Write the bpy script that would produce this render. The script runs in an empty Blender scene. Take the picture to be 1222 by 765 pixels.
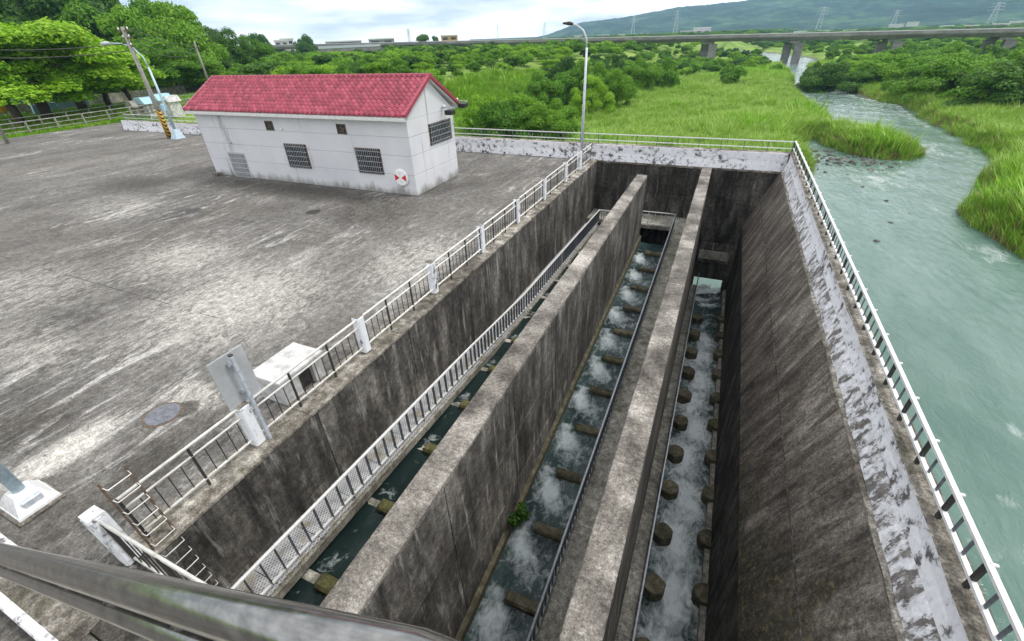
import bpy, bmesh, math, random
import numpy as np
from mathutils import Vector, Matrix

S = bpy.context.scene
COL = S.collection
R = math.radians

# ------------------------------------------------------------------ camera
CAM_H = 6.4                      # eye height above the concrete yard (z = 0)
FPX, CX, CY = 519.5, 611.0, 382.5     # focal length and centre in photo pixels (1222 x 765)
YAW, PITCH, ROLL = R(-25.21), R(32.90), R(2.35)
fw = Vector((math.sin(YAW)*math.cos(PITCH), math.cos(YAW)*math.cos(PITCH), -math.sin(PITCH)))
rt0 = Vector((math.cos(YAW), -math.sin(YAW), 0)); dn0 = fw.cross(rt0)
rt = math.cos(ROLL)*rt0 + math.sin(ROLL)*dn0
dn = -math.sin(ROLL)*rt0 + math.cos(ROLL)*dn0
cd = bpy.data.cameras.new('camera'); cam = bpy.data.objects.new('camera', cd); COL.objects.link(cam)
cd.sensor_fit = 'HORIZONTAL'; cd.sensor_width = 36.0; cd.lens = 36.0*FPX/1222.0
cd.clip_start = 0.02; cd.clip_end = 20000
m = Matrix.Identity(4)
for i in range(3):
    m[i][0] = rt[i]; m[i][1] = -dn[i]; m[i][2] = -fw[i]
m[2][3] = CAM_H
cam.matrix_world = m
S.camera = cam

def ray(px, py):
    return rt*((px-CX)/FPX) + dn*((py-CY)/FPX) + fw
def onz(px, py, z=0.0):
    d = ray(px, py); t = (z-CAM_H)/d.z; return Vector((t*d.x, t*d.y, z))
def ony(px, py, Y):
    d = ray(px, py); t = Y/d.y; return Vector((t*d.x, Y, CAM_H+t*d.z))
def atd(px, py, dist):
    d = ray(px, py); t = dist/math.hypot(d.x, d.y); return Vector((t*d.x, t*d.y, CAM_H+t*d.z))
def proj(x, y, z):
    x = np.asarray(x, float); y = np.asarray(y, float); z = np.asarray(z, float)-CAM_H
    a = rt.x*x+rt.y*y+rt.z*z; b = dn.x*x+dn.y*y+dn.z*z; c = fw.x*x+fw.y*y+fw.z*z
    return CX+FPX*a/c, CY+FPX*b/c, c

# ------------------------------------------------------------------ world, sun, exposure
SUN_EL, SUN_AZ = R(58), R(60)        # azimuth measured from +Y towards +X
W = bpy.data.worlds.new('World'); S.world = W; W.use_nodes = True
wn = W.node_tree; wn.nodes.clear()
def wnode(t, **k):
    n = wn.nodes.new(t)
    for a, b in k.items(): setattr(n, a, b)
    return n
wo = wnode('ShaderNodeOutputWorld'); bgs = wnode('ShaderNodeBackground'); bgc = wnode('ShaderNodeBackground'); mix = wnode('ShaderNodeMixShader')
sky = wnode('ShaderNodeTexSky', sky_type='NISHITA'); sky.sun_disc = False
sky.sun_elevation = SUN_EL; sky.sun_rotation = SUN_AZ; sky.air_density = 1.0; sky.dust_density = 2.0
bgs.inputs[1].default_value = 0.10
wn.links.new(sky.outputs[0], bgs.inputs[0])
tc = wnode('ShaderNodeTexCoord'); mp = wnode('ShaderNodeMapping'); mp.inputs['Scale'].default_value = (1.6, 1.6, 9.0)
nz = wnode('ShaderNodeTexNoise'); nz.inputs['Scale'].default_value = 1.7; nz.inputs['Detail'].default_value = 7; nz.inputs['Roughness'].default_value = .55
cr = wnode('ShaderNodeValToRGB'); cr.color_ramp.elements[0].position = .36; cr.color_ramp.elements[1].position = .60
cr.color_ramp.elements[0].color = (.92, .92, .92, 1); cr.color_ramp.elements[1].color = (1, 1, 1, 1)
nz2 = wnode('ShaderNodeTexNoise'); nz2.inputs['Scale'].default_value = 2.9; nz2.inputs['Detail'].default_value = 6
cr2 = wnode('ShaderNodeValToRGB'); cr2.color_ramp.elements[0].position = .36; cr2.color_ramp.elements[1].position = .54
cr2.color_ramp.elements[0].color = (.54, .60, .68, 1); cr2.color_ramp.elements[1].color = (1, 1, 1, 1)
wn.links.new(tc.outputs['Generated'], mp.inputs[0]); wn.links.new(mp.outputs[0], nz.inputs[0]); wn.links.new(mp.outputs[0], nz2.inputs[0])
wn.links.new(nz.outputs[0], cr.inputs[0]); wn.links.new(nz2.outputs[0], cr2.inputs[0])
wn.links.new(cr2.outputs[0], bgc.inputs[0]); bgc.inputs[1].default_value = 1.15
wn.links.new(cr.outputs[0], mix.inputs[0]); wn.links.new(bgs.outputs[0], mix.inputs[1]); wn.links.new(bgc.outputs[0], mix.inputs[2])
wn.links.new(mix.outputs[0], wo.inputs[0])
sl = bpy.data.lights.new('sun', 'SUN'); sl.energy = 1.5; sl.angle = R(11); sl.color = (1, .965, .91)
so = bpy.data.objects.new('sun', sl); COL.objects.link(so)
sd = Vector((math.sin(SUN_AZ)*math.cos(SUN_EL), math.cos(SUN_AZ)*math.cos(SUN_EL), math.sin(SUN_EL)))
so.rotation_euler = sd.to_track_quat('Z', 'Y').to_euler(); so.location = (60, 40, 120)
S.view_settings.view_transform = 'Standard'; S.view_settings.look = 'None'
S.view_settings.exposure = 0.62; S.view_settings.gamma = 1.0; S.view_settings.use_curve_mapping = False
S.cycles.max_bounces = 6; S.cycles.transparent_max_bounces = 8

# ------------------------------------------------------------------ material helpers
class NT:
    def __init__(s, name):
        s.m = bpy.data.materials.new(name); s.m.use_nodes = True; s.t = s.m.node_tree
        s.b = s.t.nodes['Principled BSDF']; s.out = s.t.nodes['Material Output']
    def n(s, t, **k):
        x = s.t.nodes.new(t)
        for a, b in k.items(): setattr(x, a, b)
        return x
    def l(s, a, b): s.t.links.new(a, b)
    def setin(s, sock, v):
        if hasattr(v, 'is_output'): s.l(v, sock)
        else: sock.default_value = v
    def pos(s):
        if not hasattr(s, '_p'): s._p = s.n('ShaderNodeNewGeometry')
        return s._p.outputs['Position']
    def noise(s, scale=(1, 1, 1), f=1.0, det=5, rough=.6, off=(0, 0, 0), dist=0.0):
        mp = s.n('ShaderNodeMapping'); mp.inputs['Scale'].default_value = scale; mp.inputs['Location'].default_value = off
        s.l(s.pos(), mp.inputs[0])
        x = s.n('ShaderNodeTexNoise'); x.inputs['Scale'].default_value = f; x.inputs['Detail'].default_value = det
        x.inputs['Roughness'].default_value = rough; x.inputs['Distortion'].default_value = dist
        s.l(mp.outputs[0], x.inputs[0]); return x.outputs[0]
    def vor(s, scale=(1, 1, 1), f=1.0, feat='F1'):
        mp = s.n('ShaderNodeMapping'); mp.inputs['Scale'].default_value = scale
        s.l(s.pos(), mp.inputs[0])
        x = s.n('ShaderNodeTexVoronoi'); x.feature = feat; x.inputs['Scale'].default_value = f
        s.l(mp.outputs[0], x.inputs[0]); return x.outputs[0]
    def ramp(s, v, stops):
        r = s.n('ShaderNodeValToRGB'); e = r.color_ramp.elements
        while len(e) < len(stops): e.new(.5)
        for i, (p, c) in enumerate(stops):
            e[i].position = p; c = (c, c, c) if isinstance(c, (int, float)) else c
            e[i].color = (c[0], c[1], c[2], 1)
        s.l(v, r.inputs[0]); return r.outputs[0]
    def mixc(s, f, a, b, mode='MIX'):
        x = s.n('ShaderNodeMix', data_type='RGBA', blend_type=mode)
        s.setin(x.inputs[0], f)
        for i, v in ((6, a), (7, b)):
            if isinstance(v, tuple) and len(v) == 3: v = v+(1,)
            s.setin(x.inputs[i], v)
        return x.outputs[2]
    def math(s, op, a, b=0.0, clamp=False):
        x = s.n('ShaderNodeMath', operation=op); x.use_clamp = clamp
        s.setin(x.inputs[0], a); s.setin(x.inputs[1], b); return x.outputs[0]
    def attr(s, name):
        x = s.n('ShaderNodeAttribute'); x.attribute_name = name; return x.outputs['Fac']
    def objrand(s):
        return s.n('ShaderNodeObjectInfo').outputs['Random']
    def island(s):
        return s.n('ShaderNodeNewGeometry').outputs['Random Per Island']
    def sepz(s):
        x = s.n('ShaderNodeSeparateXYZ'); s.l(s.pos(), x.inputs[0]); return x.outputs
    def bump(s, h, dist=.02, st=.6):
        x = s.n('ShaderNodeBump'); x.inputs['Distance'].default_value = dist; x.inputs['Strength'].default_value = st
        s.l(h, x.inputs['Height']); s.l(x.outputs[0], s.b.inputs['Normal'])
    def fin(s, color, rough=.85, metal=0.0, spec=.3):
        if isinstance(color, tuple) and len(color) == 3: color = color+(1,)
        s.setin(s.b.inputs['Base Color'], color); s.setin(s.b.inputs['Roughness'], rough)
        s.b.inputs['Metallic'].default_value = metal; s.b.inputs['Specular IOR Level'].default_value = spec
        return s.m
MAT = {}

def concrete(name, dark, mid, light, stain=(3.0, 3.0, .3), f=1.0, drip=.0, dripc=(.45, .43, .40), moss=0.0, speck=.5, vary=.16, rough=.9, contrast=(.32, .5, .68), bumpd=.012, mot=.55, mf=7.0, wet=False):
    t = NT(name)
    a = t.noise(stain, f, 7, .62)
    b = t.noise((.35, .35, .35), 1.0, 5, .6, (7, 3, 1))
    v = t.math('ADD', t.math('MULTIPLY', a, .62), t.math('MULTIPLY', b, .38))
    c = t.ramp(v, [(contrast[0], dark), (contrast[1], mid), (contrast[2], light)])
    fine = t.noise((1, 1, 1), 34, 4, .7)
    c = t.mixc(speck, c, t.ramp(fine, [(.30, .18), (.5, .5), (.70, .86)]), 'OVERLAY')
    mott = t.noise((1, 1, 1), mf, 7, .75, (6, 2, 9))
    c = t.mixc(mot, c, t.ramp(mott, [(.33, .16), (.5, .48), (.66, .86)]), 'OVERLAY')
    if drip > 0:
        d = t.noise((stain[0]*2.2, stain[1]*2.2, stain[2]*.9), f*1.3, 6, .68, (3, 11, 5))
        c = t.mixc(t.math('MULTIPLY', t.ramp(d, [(.56, 0), (.70, 1)]), drip), c, dripc)
        d2 = t.noise((stain[0]*1.5, stain[1]*1.5, stain[2]*.5), f*1.1, 6, .7, (13, 1, 15))
        c = t.mixc(t.math('MULTIPLY', t.ramp(d2, [(.50, 0), (.66, 1)]), .7), c, tuple(x*.42 for x in dark))
    if moss > 0:
        g = t.noise((.9, .9, .5), 1.0, 6, .65, (2, 9, 4))
        c = t.mixc(t.math('MULTIPLY', t.ramp(g, [(.54, 0), (.66, 1)]), moss), c, (.06, .075, .018))
    if wet:      # damp, mossy stain rising from the foot of the wall at its near end
        p_ = t.sepz(); w_ = t.noise((1, 1, 1), 1.1, 7, .75, (5, 5, 5), .6)
        k_ = t.math('ADD', t.math('ADD', t.math('MULTIPLY', p_[1], -.085), t.math('MULTIPLY', p_[2], -.14)), t.math('MULTIPLY', w_, 1.3))
        c = t.mixc(t.math('MULTIPLY', t.ramp(k_, [(.33, 0), (.50, 1)]), .72), c, (.030, .027, .016))
        e_ = t.noise((1, 1, 1), 9, 6, .8, (1, 8, 5))
        c = t.mixc(t.math('MULTIPLY', t.math('MULTIPLY', t.ramp(k_, [(.36, 0), (.44, 1)]), t.ramp(e_, [(.52, 0), (.60, 1)])), .7), c, (.19, .165, .09))
    if vary: c = t.mixc(1.0, c, t.ramp(t.objrand(), [(0, .5-vary/2), (1, .5+vary/2)]), 'OVERLAY')
    t.bump(t.math('ADD', fine, t.math('MULTIPLY', a, 1.4)), bumpd, .7)
    return t.fin(c, rough)
MAT['wall'] = concrete('stained_wall_concrete', (.020, .018, .0155), (.080, .073, .064), (.22, .204, .182), (1.7, 1.7, .6), 1.0, .6, (.50, .48, .45), .0, .75, mot=.85, contrast=(.36, .5, .64))
MAT['wall_dark'] = concrete('wet_dark_concrete', (.018, .0165, .014), (.060, .055, .048), (.155, .143, .127), (1.7, 1.7, .55), 1.0, .4, (.34, .33, .30), .1, .7, mot=.8, contrast=(.36, .5, .64))
MAT['batter'] = concrete('brown_stained_concrete', (.038, .031, .025), (.118, .101, .084), (.25, .222, .19), (.6, 2.0, .6), 1.2, .4, (.46, .43, .39), .0, .85, mot=.9, contrast=(.36, .5, .64), mf=12.0, wet=True)
MAT['coping'] = concrete('weathered_coping_concrete', (.075, .066, .058), (.19, .172, .150), (.37, .34, .305), (.9, .9, .9), 1.1, .0, speck=.8, contrast=(.40, .5, .60), bumpd=.03, mot=.85, mf=13.0)
MAT['kerb'] = concrete('dirty_kerb_concrete', (.075, .064, .05), (.185, .166, .138), (.40, .37, .325), (1.6, 1.6, 1.6), 1.6, .0, moss=.35, speck=.9, contrast=(.36, .5, .62), bumpd=.03, mot=.9)
MAT['walkway'] = concrete('worn_walkway_concrete', (.12, .112, .09), (.28, .265, .225), (.46, .435, .39), (1.5, 1.2, 1.5), 1.6, .0, moss=.3, speck=.8, mot=.8)
MAT['weir'] = concrete('mossy_weir_concrete', (.040, .036, .020), (.115, .102, .066), (.24, .215, .155), (3, 3, 3), 1.5, .0, moss=.55, speck=.6)
MAT['moss'] = concrete('bright_moss_on_concrete', (.035, .034, .014), (.08, .076, .028), (.15, .137, .06), (3, 3, 3), 1.5, .0, moss=.5, speck=.6)
MAT['bridge'] = concrete('bridge_concrete', (.15, .147, .138), (.225, .22, .21), (.32, .31, .295), (.25, .25, .8), 1.0, .0, speck=.3)
MAT['pole'] = concrete('pole_concrete', (.16, .15, .135), (.27, .255, .235), (.36, .34, .31), (3, 3, .5), 1.0, .0, speck=.4)

def painted(name, paint, under, thr, f=3.0, scale=(1, 1, 1), paintvar=.12, rough=.6):
    t = NT(name)
    a = t.noise(scale, f, 8, .72); b = t.noise((.6, .6, .6), 1.0, 3, .5, (4, 2, 8))
    v = t.math('ADD', t.math('MULTIPLY', a, .75), t.math('MULTIPLY', b, .25))
    mask = t.ramp(v, [(thr-.035, 0), (thr, .75), (thr+.05, 1)])
    g = t.noise((1, 1, 1), 9, 5, .7, (1, 5, 2))
    pc = t.mixc(1.0, paint+(1,), t.ramp(g, [(.3, .5-paintvar), (.7, .5+paintvar)]), 'OVERLAY')
    uc = t.ramp(t.noise((1, 1, 1), 7, 5, .7, (9, 1, 3)), [(.3, tuple(x*.45 for x in under)), (.7, tuple(min(1, x*1.6) for x in under))])
    c = t.mixc(mask, uc, pc)
    t.bump(t.math('ADD', mask, t.math('MULTIPLY', g, .4)), .01, .6)
    return t.fin(c, rough)
MAT['paint_peel'] = painted('peeling_white_paint', (.72, .72, .745), (.12, .11, .108), .455, 3.2, (1.2, 1.2, 1.3), rough=.75)
MAT['paint_peel_heavy'] = painted('heavily_peeled_white_paint', (.66, .655, .675), (.15, .138, .128), .497, 3.2, (.9, 1.7, .9), .28, rough=.85)
MAT['paint_post'] = painted('worn_white_post_paint', (.76, .77, .79), (.10, .095, .09), .45, 5.0, (1.3, 1.3, .7), rough=.7)

def yard_mat():
    t = NT('stained_yard_concrete')
    big = t.noise((.085, .06, 1), 1.0, 6, .62, (3, 1, 0), .6)
    st = t.noise((1.0, .45, 1), 1.0, 9, .74, (1, 7, 0), 1.2)
    med = t.noise((.40, .32, 1), 1.0, 8, .70, (9, 2, 0), .8)
    v = t.math('ADD', t.math('ADD', t.math('MULTIPLY', big, .36), t.math('MULTIPLY', st, .28)), t.math('MULTIPLY', med, .36))
    c = t.ramp(v, [(.36, (.056, .051, .046)), (.45, (.102, .095, .086)), (.54, (.152, .143, .131)), (.64, (.235, .223, .206))])
    br = t.noise((.16, .10, 1), 1.0, 4, .6, (33, 5, 0))
    c = t.mixc(t.math('MULTIPLY', t.ramp(br, [(.48, 0), (.62, 1)]), .22), c, (.16, .135, .11))
    s1 = t.noise((1.7, .42, 1), 1.0, 12, .78, (5, 3, 0), 1.2); pm = t.noise((.15, .13, 1), 1.0, 5, .6, (2.3, 8, 0), .5)
    m1 = t.math('MULTIPLY', t.ramp(s1, [(.52, 0), (.62, 1)]), t.ramp(pm, [(.46, 0), (.60, 1)]))
    c = t.mixc(t.math('MULTIPLY', m1, .75), c, (.50, .48, .455))
    s2 = t.noise((.42, .30, 1), 1.0, 10, .74, (15, 4, 0), 1.1)
    c = t.mixc(t.math('MULTIPLY', t.ramp(s2, [(.59, 0), (.70, 1)]), .45), c, (.38, .36, .33))
    d = t.noise((.5, .26, 1), 1.0, 9, .74, (25, 14, 0), .9)
    c = t.mixc(t.math('MULTIPLY', t.ramp(d, [(.55, 0), (.68, 1)]), .6), c, (.060, .053, .045))
    def spot(x, y, rx, ry):
        p_ = t.sepz(); a_ = t.math('POWER', t.math('DIVIDE', t.math('SUBTRACT', p_[0], x), rx), 2.0); b_ = t.math('POWER', t.math('DIVIDE', t.math('SUBTRACT', p_[1], y), ry), 2.0)
        return t.math('SUBTRACT', 1.0, t.math('ADD', a_, b_), True)
    rag = t.noise((2.4, 1.0, 1), 1.7, 12, .84, (8, 8, 0), 1.6)
    for x_, y_, rx_, ry_, k_ in ((-12.5, 7.0, 4.5, 4.5, 1.1), (-17.5, 8.5, 3.5, 3.0, 1.0), (-20, 5, 5, 3, .85), (-9.0, 11.5, 2.5, 4.5, .95), (-27, 11.5, 5, 3, .8), (-10.4, 1.7, .7, 1.5, 1.5), (-9.6, 3.6, 1.3, .8, 1.1), (-15.5, 3.2, 3.0, 1.6, .9)):
        m_ = t.math('MULTIPLY', spot(x_, y_, rx_, ry_), k_)
        w_ = t.ramp(t.math('ADD', rag, t.math('MULTIPLY', m_, .17)), [(.58, 0), (.70, 1)])
        c = t.mixc(t.math('MULTIPLY', w_, t.math('MULTIPLY', m_, .62, True)), c, (.52, .495, .45))
    for x_, y_, rx_, ry_, k_ in ((-21, 16.4, 9, 1.6, 1.2), (-31, 14.5, 4, 2.5, 1.0), (-14, 15.5, 3, 3, .8), (-8.3, 2.0, 1.2, 2.0, .9), (-9.35, 3.28, .34, .30, 2.4), (-12, 1.5, 1.5, 1.5, .8)):
        m_ = t.math('MULTIPLY', spot(x_, y_, rx_, ry_), k_)
        w_ = t.ramp(t.math('ADD', rag, t.math('MULTIPLY', m_, .25)), [(.58, 0), (.74, 1)])
        c = t.mixc(t.math('MULTIPLY', w_, .75), c, (.045, .040, .032))
    fine = t.noise((1, 1, 1), 26, 6, .75)
    c = t.mixc(.9, c, t.ramp(fine, [(.28, .16), (.5, .5), (.72, .86)]), 'OVERLAY')
    cell = t.noise((1, .8, 1), 5.0, 8, .78, (4, 4, 0))
    c = t.mixc(.8, c, t.ramp(cell, [(.33, .2), (.5, .5), (.67, .82)]), 'OVERLAY')
    c = t.mixc(.5, c, t.ramp(t.noise((1, 1, 1), 11, 8, .8, (14, 4, 0)), [(.36, .2), (.5, .5), (.64, .8)]), 'OVERLAY')
    p_ = t.sepz(); wob_ = t.noise((.5, .5, 1), 1.0, 5, .7, (2, 2, 0))
    def seam(co, pitch, w_):
        f_ = t.math('FRACT', t.math('DIVIDE', t.math('ADD', co, t.math('MULTIPLY', wob_, .10)), pitch)); return t.math('LESS_THAN', f_, w_/pitch)
    brk = t.ramp(t.noise((.4, .4, 1), 1.0, 6, .7, (21, 5, 0)), [(.47, 0), (.53, 1)])
    sj = t.math('MULTIPLY', t.math('MAXIMUM', seam(p_[0], 5.2, .035), seam(p_[1], 6.1, .035)), brk)
    c = t.mixc(t.math('MULTIPLY', sj, .75), c, (.045, .04, .034))
    t.bump(t.math('SUBTRACT', t.math('ADD', fine, st), sj), .015, .6)
    return t.fin(c, .88)
MAT['yard'] = yard_mat()

def simple(name, col, rough=.6, metal=0.0, var=.15, f=12, spec=.4, scale=(1, 1, 1)):
    t = NT(name)
    g = t.noise(scale, f, 5, .65)
    c = t.mixc(1.0, col+(1,), t.ramp(g, [(.3, .5-var), (.7, .5+var)]), 'OVERLAY')
    t.bump(g, .004, .3)
    return t.fin(c, rough, metal, spec)
MAT['white_metal'] = simple('white_painted_metal', (.66, .66, .65), .45)
MAT['rail_bright'] = simple('cream_painted_rail', (.70, .68, .63), .45, var=.25, f=6)
MAT['grey_metal'] = simple('grey_painted_metal', (.50, .535, .58), .45, .2)
MAT['galv'] = simple('galvanised_steel', (.42, .44, .47), .42, .6, .2)
MAT['dark_metal'] = simple('dark_weathered_metal', (.045, .043, .040), .6, .3)
MAT['slat_metal'] = simple('blue_grey_slat_metal', (.13, .145, .165), .5, .3)
MAT['rust'] = simple('rusted_steel', (.14, .10, .07), .8, .2, .3, 20)
MAT['lamp_blue'] = simple('pale_blue_pole_paint', (.42, .53, .60), .45, .1)
def house_mat():
    t = NT('soiled_white_wall_paint')
    s = t.sepz(); g = t.noise((1, 1, 1), 3.0, 6, .7); v = t.noise((1.6, 1.6, .16), 1.0, 6, .65, (4, 9, 2)); sm = t.noise((.4, .4, .4), 1.0, 4, .6)
    c = t.mixc(1.0, (.60, .60, .62, 1), t.ramp(sm, [(.3, .44), (.7, .56)]), 'OVERLAY')
    foot = t.math('SUBTRACT', t.math('ADD', t.math('MULTIPLY', v, .95), t.math('MULTIPLY', g, .35)), t.math('MULTIPLY', s[2], .75))
    c = t.mixc(t.math('MULTIPLY', t.ramp(foot, [(.36, 0), (.62, 1)]), .72), c, (.15, .14, .11))
    st = t.noise((1.1, 2.0, .10), 1.4, 7, .7, (14, 2.2, 6))
    c = t.mixc(t.math('MULTIPLY', t.ramp(st, [(.585, 0), (.67, 1)]), .6), c, (.16, .155, .15))
    t.bump(g, .006, .4)
    return t.fin(c, .8)
MAT['house_paint'] = house_mat()
MAT['trim_white'] = simple('white_trim', (.62, .62, .60), .6)
MAT['glass_dark'] = simple('dark_window_glass', (.02, .022, .024), .12, 0, .1, 3, .6)
MAT['black'] = simple('black_plastic', (.02, .02, .02), .5)
MAT['red'] = simple('red_paint', (.55, .03, .03), .5)
MAT['yellow'] = simple('yellow_paint', (.72, .40, .03), .6)
MAT['white_plastic'] = simple('white_plastic', (.78, .78, .77), .45)
MAT['orange'] = simple('orange_cloth', (.5, .3, .06), .8)
MAT['car_white'] = simple('white_car_paint', (.7, .7, .7), .25, 0, .02, 3, .6)
MAT['car_red'] = simple('red_car_paint', (.5, .03, .05), .25, 0, .02, 3, .6)
MAT['car_blue'] = simple('blue_car_paint', (.06, .20, .36), .25, 0, .02, 3, .6)
MAT['tarp_blue'] = simple('pale_blue_sheet', (.35, .55, .66), .6, 0, .1, 4)
MAT['tyre'] = simple('black_rubber', (.02, .02, .02), .8)
MAT['asphalt'] = simple('grey_asphalt', (.14, .135, .13), .9, 0, .25, 8)
MAT['manhole'] = simple('blue_grey_cast_iron', (.155, .16, .18), .5, .3, .2, 10)
MAT['box_white'] = simple('dull_white_box', (.50, .49, .475), .6, 0, .2, 4)
MAT['sign_back'] = simple('pale_grey_sign_back', (.44, .45, .46), .5, .2, .08, 2)
MAT['cable'] = simple('black_cable', (.06, .06, .06), .6)

def steel():
    t = NT('brushed_stainless_steel')
    g = t.noise((3, 60, 60), 3.0, 6, .7); h = t.noise((1.5, 50, 50), 1.6, 5, .6)
    c = t.mixc(1.0, (.25, .244, .235, 1), t.ramp(h, [(.3, .30), (.7, .66)]), 'OVERLAY')
    r = t.ramp(g, [(.3, .11), (.7, .22)])
    return t.fin(c, r, .92, .5)
MAT['steel'] = steel()

def stripe():
    t = NT('yellow_black_hazard_band')
    s = t.sepz(); v = t.math('ADD', t.math('MULTIPLY', s[2], 3.4), t.math('MULTIPLY', s[0], 5.5))
    f = t.math('GREATER_THAN', t.math('FRACT', v), .5)
    return t.fin(t.mixc(f, (.62, .35, .02), (.02, .02, .02)), .6)
MAT['hazard'] = stripe()

def tile_mat():
    t = NT('pink_red_glazed_tile')
    c = t.ramp(t.island(), [(0, (.22, .021, .044)), (.5, (.30, .031, .062)), (1, (.39, .060, .095))])
    g = t.noise((1, 1, 1), 5, 4, .6)
    c = t.mixc(1.0, c, t.ramp(g, [(.3, .42), (.7, .58)]), 'OVERLAY')
    return t.fin(c, .38, 0, .55)
MAT['tile'] = tile_mat()

def mesh_grate():
    t = NT('expanded_metal_grating')
    s = t.sepz(); a = t.math('ADD', t.math('MULTIPLY', s[0], 16), t.math('MULTIPLY', s[1], 9)); b = t.math('SUBTRACT', t.math('MULTIPLY', s[0], 16), t.math('MULTIPLY', s[1], 9))
    fa = t.math('LESS_THAN', t.math('FRACT', a), .34); fb = t.math('LESS_THAN', t.math('FRACT', b), .34)
    f = t.math('MAXIMUM', fa, fb)
    rust = t.ramp(t.noise((1, 1, 1), 2.5, 5, .6), [(.52, 0), (.64, 1)])
    c = t.mixc(f, (.26, .26, .255), t.mixc(rust, (.60, .60, .61), (.38, .32, .20)))
    t.bump(f, .01, .8)
    return t.fin(c, .6, .2)
MAT['grating'] = mesh_grate()

def water(name, deep, shallow, foamc=(.72, .76, .76), f=3.0, rough=.08, bd=.05, foam=True, stretch=(1, 1, 1), fs=4.0, fa=1.5, fd=.5):
    t = NT(name)
    a = t.noise(stretch, f, 6, .62, (0, 0, 0), .8); b = t.noise(stretch, f*.22, 4, .55, (3, 3, 0))
    c = t.ramp(b, [(.35, deep), (.65, shallow)])
    rr = rough
    if foam:
        n = t.noise(stretch, fs, 11, .74, (1, 2, 3), fd)
        v = t.math('ADD', t.attr('foam'), t.math('MULTIPLY', t.math('SUBTRACT', n, .5), fa))
        k = t.ramp(v, [(.36, 0), (.58, .42), (.86, 1)])
        c = t.mixc(k, c, foamc)
        rr = t.math('ADD', rough, t.math('MULTIPLY', k, .5))
    t.bump(a, bd, .75)
    t.b.inputs['IOR'].default_value = 1.33
    return t.fin(c, rr, 0, .5)
MAT['water1'] = water('calm_dark_channel_water', (.008, .016, .015), (.015, .029, .027), f=2.6, bd=.03)
MAT['water2'] = water('foaming_channel_water', (.018, .036, .036), (.058, .096, .094), (.68, .74, .75), f=3.0, bd=.07, fs=4.6, stretch=(1, .7, 1))
MAT['water3'] = water('fast_white_channel_water', (.022, .040, .040), (.062, .098, .096), (.72, .77, .78), f=3.0, bd=.07, fs=4.2, stretch=(1, .6, 1))
MAT['river'] = water('milky_jade_river_water', (.082, .152, .124), (.124, .200, .168), (.70, .73, .72), f=2.2, bd=.10, rough=.10, fs=1.1, stretch=(1, .45, 1), fa=1.0)

def ground_mat():
    t = NT('floodplain_ground')
    a = t.noise((.05, .05, .05), 1.0, 6, .65); b = t.noise((1, 1, 1), .9, 6, .7)
    c = t.ramp(a, [(.36, (.10, .185, .022)), (.5, (.16, .26, .034)), (.64, (.23, .32, .055))])
    c = t.mixc(.7, c, t.ramp(b, [(.3, .3), (.7, .7)]), 'OVERLAY')
    s = t.sepz()
    z = t.n('ShaderNodeMapRange'); t.l(t.math('ADD', s[2], t.math('MULTIPLY', t.math('SUBTRACT', b, .5), .9)), z.inputs[0])
    z.inputs[1].default_value = -7.45; z.inputs[2].default_value = -7.15; z.inputs[3].default_value = 1; z.inputs[4].default_value = 0
    c = t.mixc(z.outputs[0], c, (.14, .12, .085))
    t.bump(b, .25, .8)
    return t.fin(c, .95)
MAT['ground'] = ground_mat()

def foliage(name, cols, trans=.35, nf=.5):
    t = NT(name)
    r = t.island(); o = t.objrand(); n = t.noise((1, 1, 1), nf, 4, .6)
    v = t.math('ADD', t.math('ADD', t.math('MULTIPLY', r, .45), t.math('MULTIPLY', o, .30)), t.math('MULTIPLY', n, .35))
    c = t.ramp(v, [(.22, cols[0]), (.5, cols[1]), (.82, cols[2])])
    t.fin(c, .55, 0, .25)
    tr = t.n('ShaderNodeBsdfTranslucent'); t.l(t.mixc(1.0, c, (.9, 1.0, .45), 'MULTIPLY'), tr.inputs[0])
    mx = t.n('ShaderNodeMixShader'); mx.inputs[0].default_value = trans
    t.l(t.b.outputs[0], mx.inputs[1]); t.l(tr.outputs[0], mx.inputs[2]); t.l(mx.outputs[0], t.out.inputs[0])
    return t.m
MAT['leaf_bright'] = foliage('bright_green_leaves', ((.070, .19, .006), (.185, .38, .014), (.33, .52, .035)))
MAT['leaf_mid'] = foliage('mid_green_leaves', ((.046, .135, .009), (.115, .27, .015), (.22, .40, .032)))
MAT['leaf_dark'] = foliage('dark_green_leaves', ((.020, .070, .010), (.056, .150, .015), (.125, .245, .030)))
MAT['reed'] = foliage('pale_green_reed', ((.15, .27, .035), (.25, .42, .060), (.38, .51, .12)), .3, .12)
MAT['reed_green'] = foliage('fresh_green_reed', ((.11, .28, .015), (.20, .42, .025), (.31, .51, .05)), .3, .12)
MAT['reed_brown'] = foliage('dry_brown_reed', ((.18, .14, .065), (.29, .23, .11), (.40, .33, .17)), .25, .2)
MAT['weed'] = foliage('meadow_weed', ((.12, .27, .012), (.23, .42, .020), (.36, .52, .045)), .3, .12)
MAT['bark'] = simple('grey_brown_bark', (.10, .08, .06), .9, 0, .3, 9)

def hill_mat():
    t = NT('forested_hill')
    a = t.noise((1, 1, 1), .012, 9, .68); b = t.noise((1, 1, 1), .0035, 5, .55, (3, 3, 3))
    v = t.math('ADD', t.math('MULTIPLY', a, .6), t.math('MULTIPLY', b, .4))
    c = t.ramp(v, [(.36, (.004, .024, .018)), (.5, (.014, .054, .036)), (.62, (.075, .150, .070))])
    t.bump(a, 18, .9)
    return t.fin(c, .95)
MAT['hill'] = hill_mat()

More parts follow.
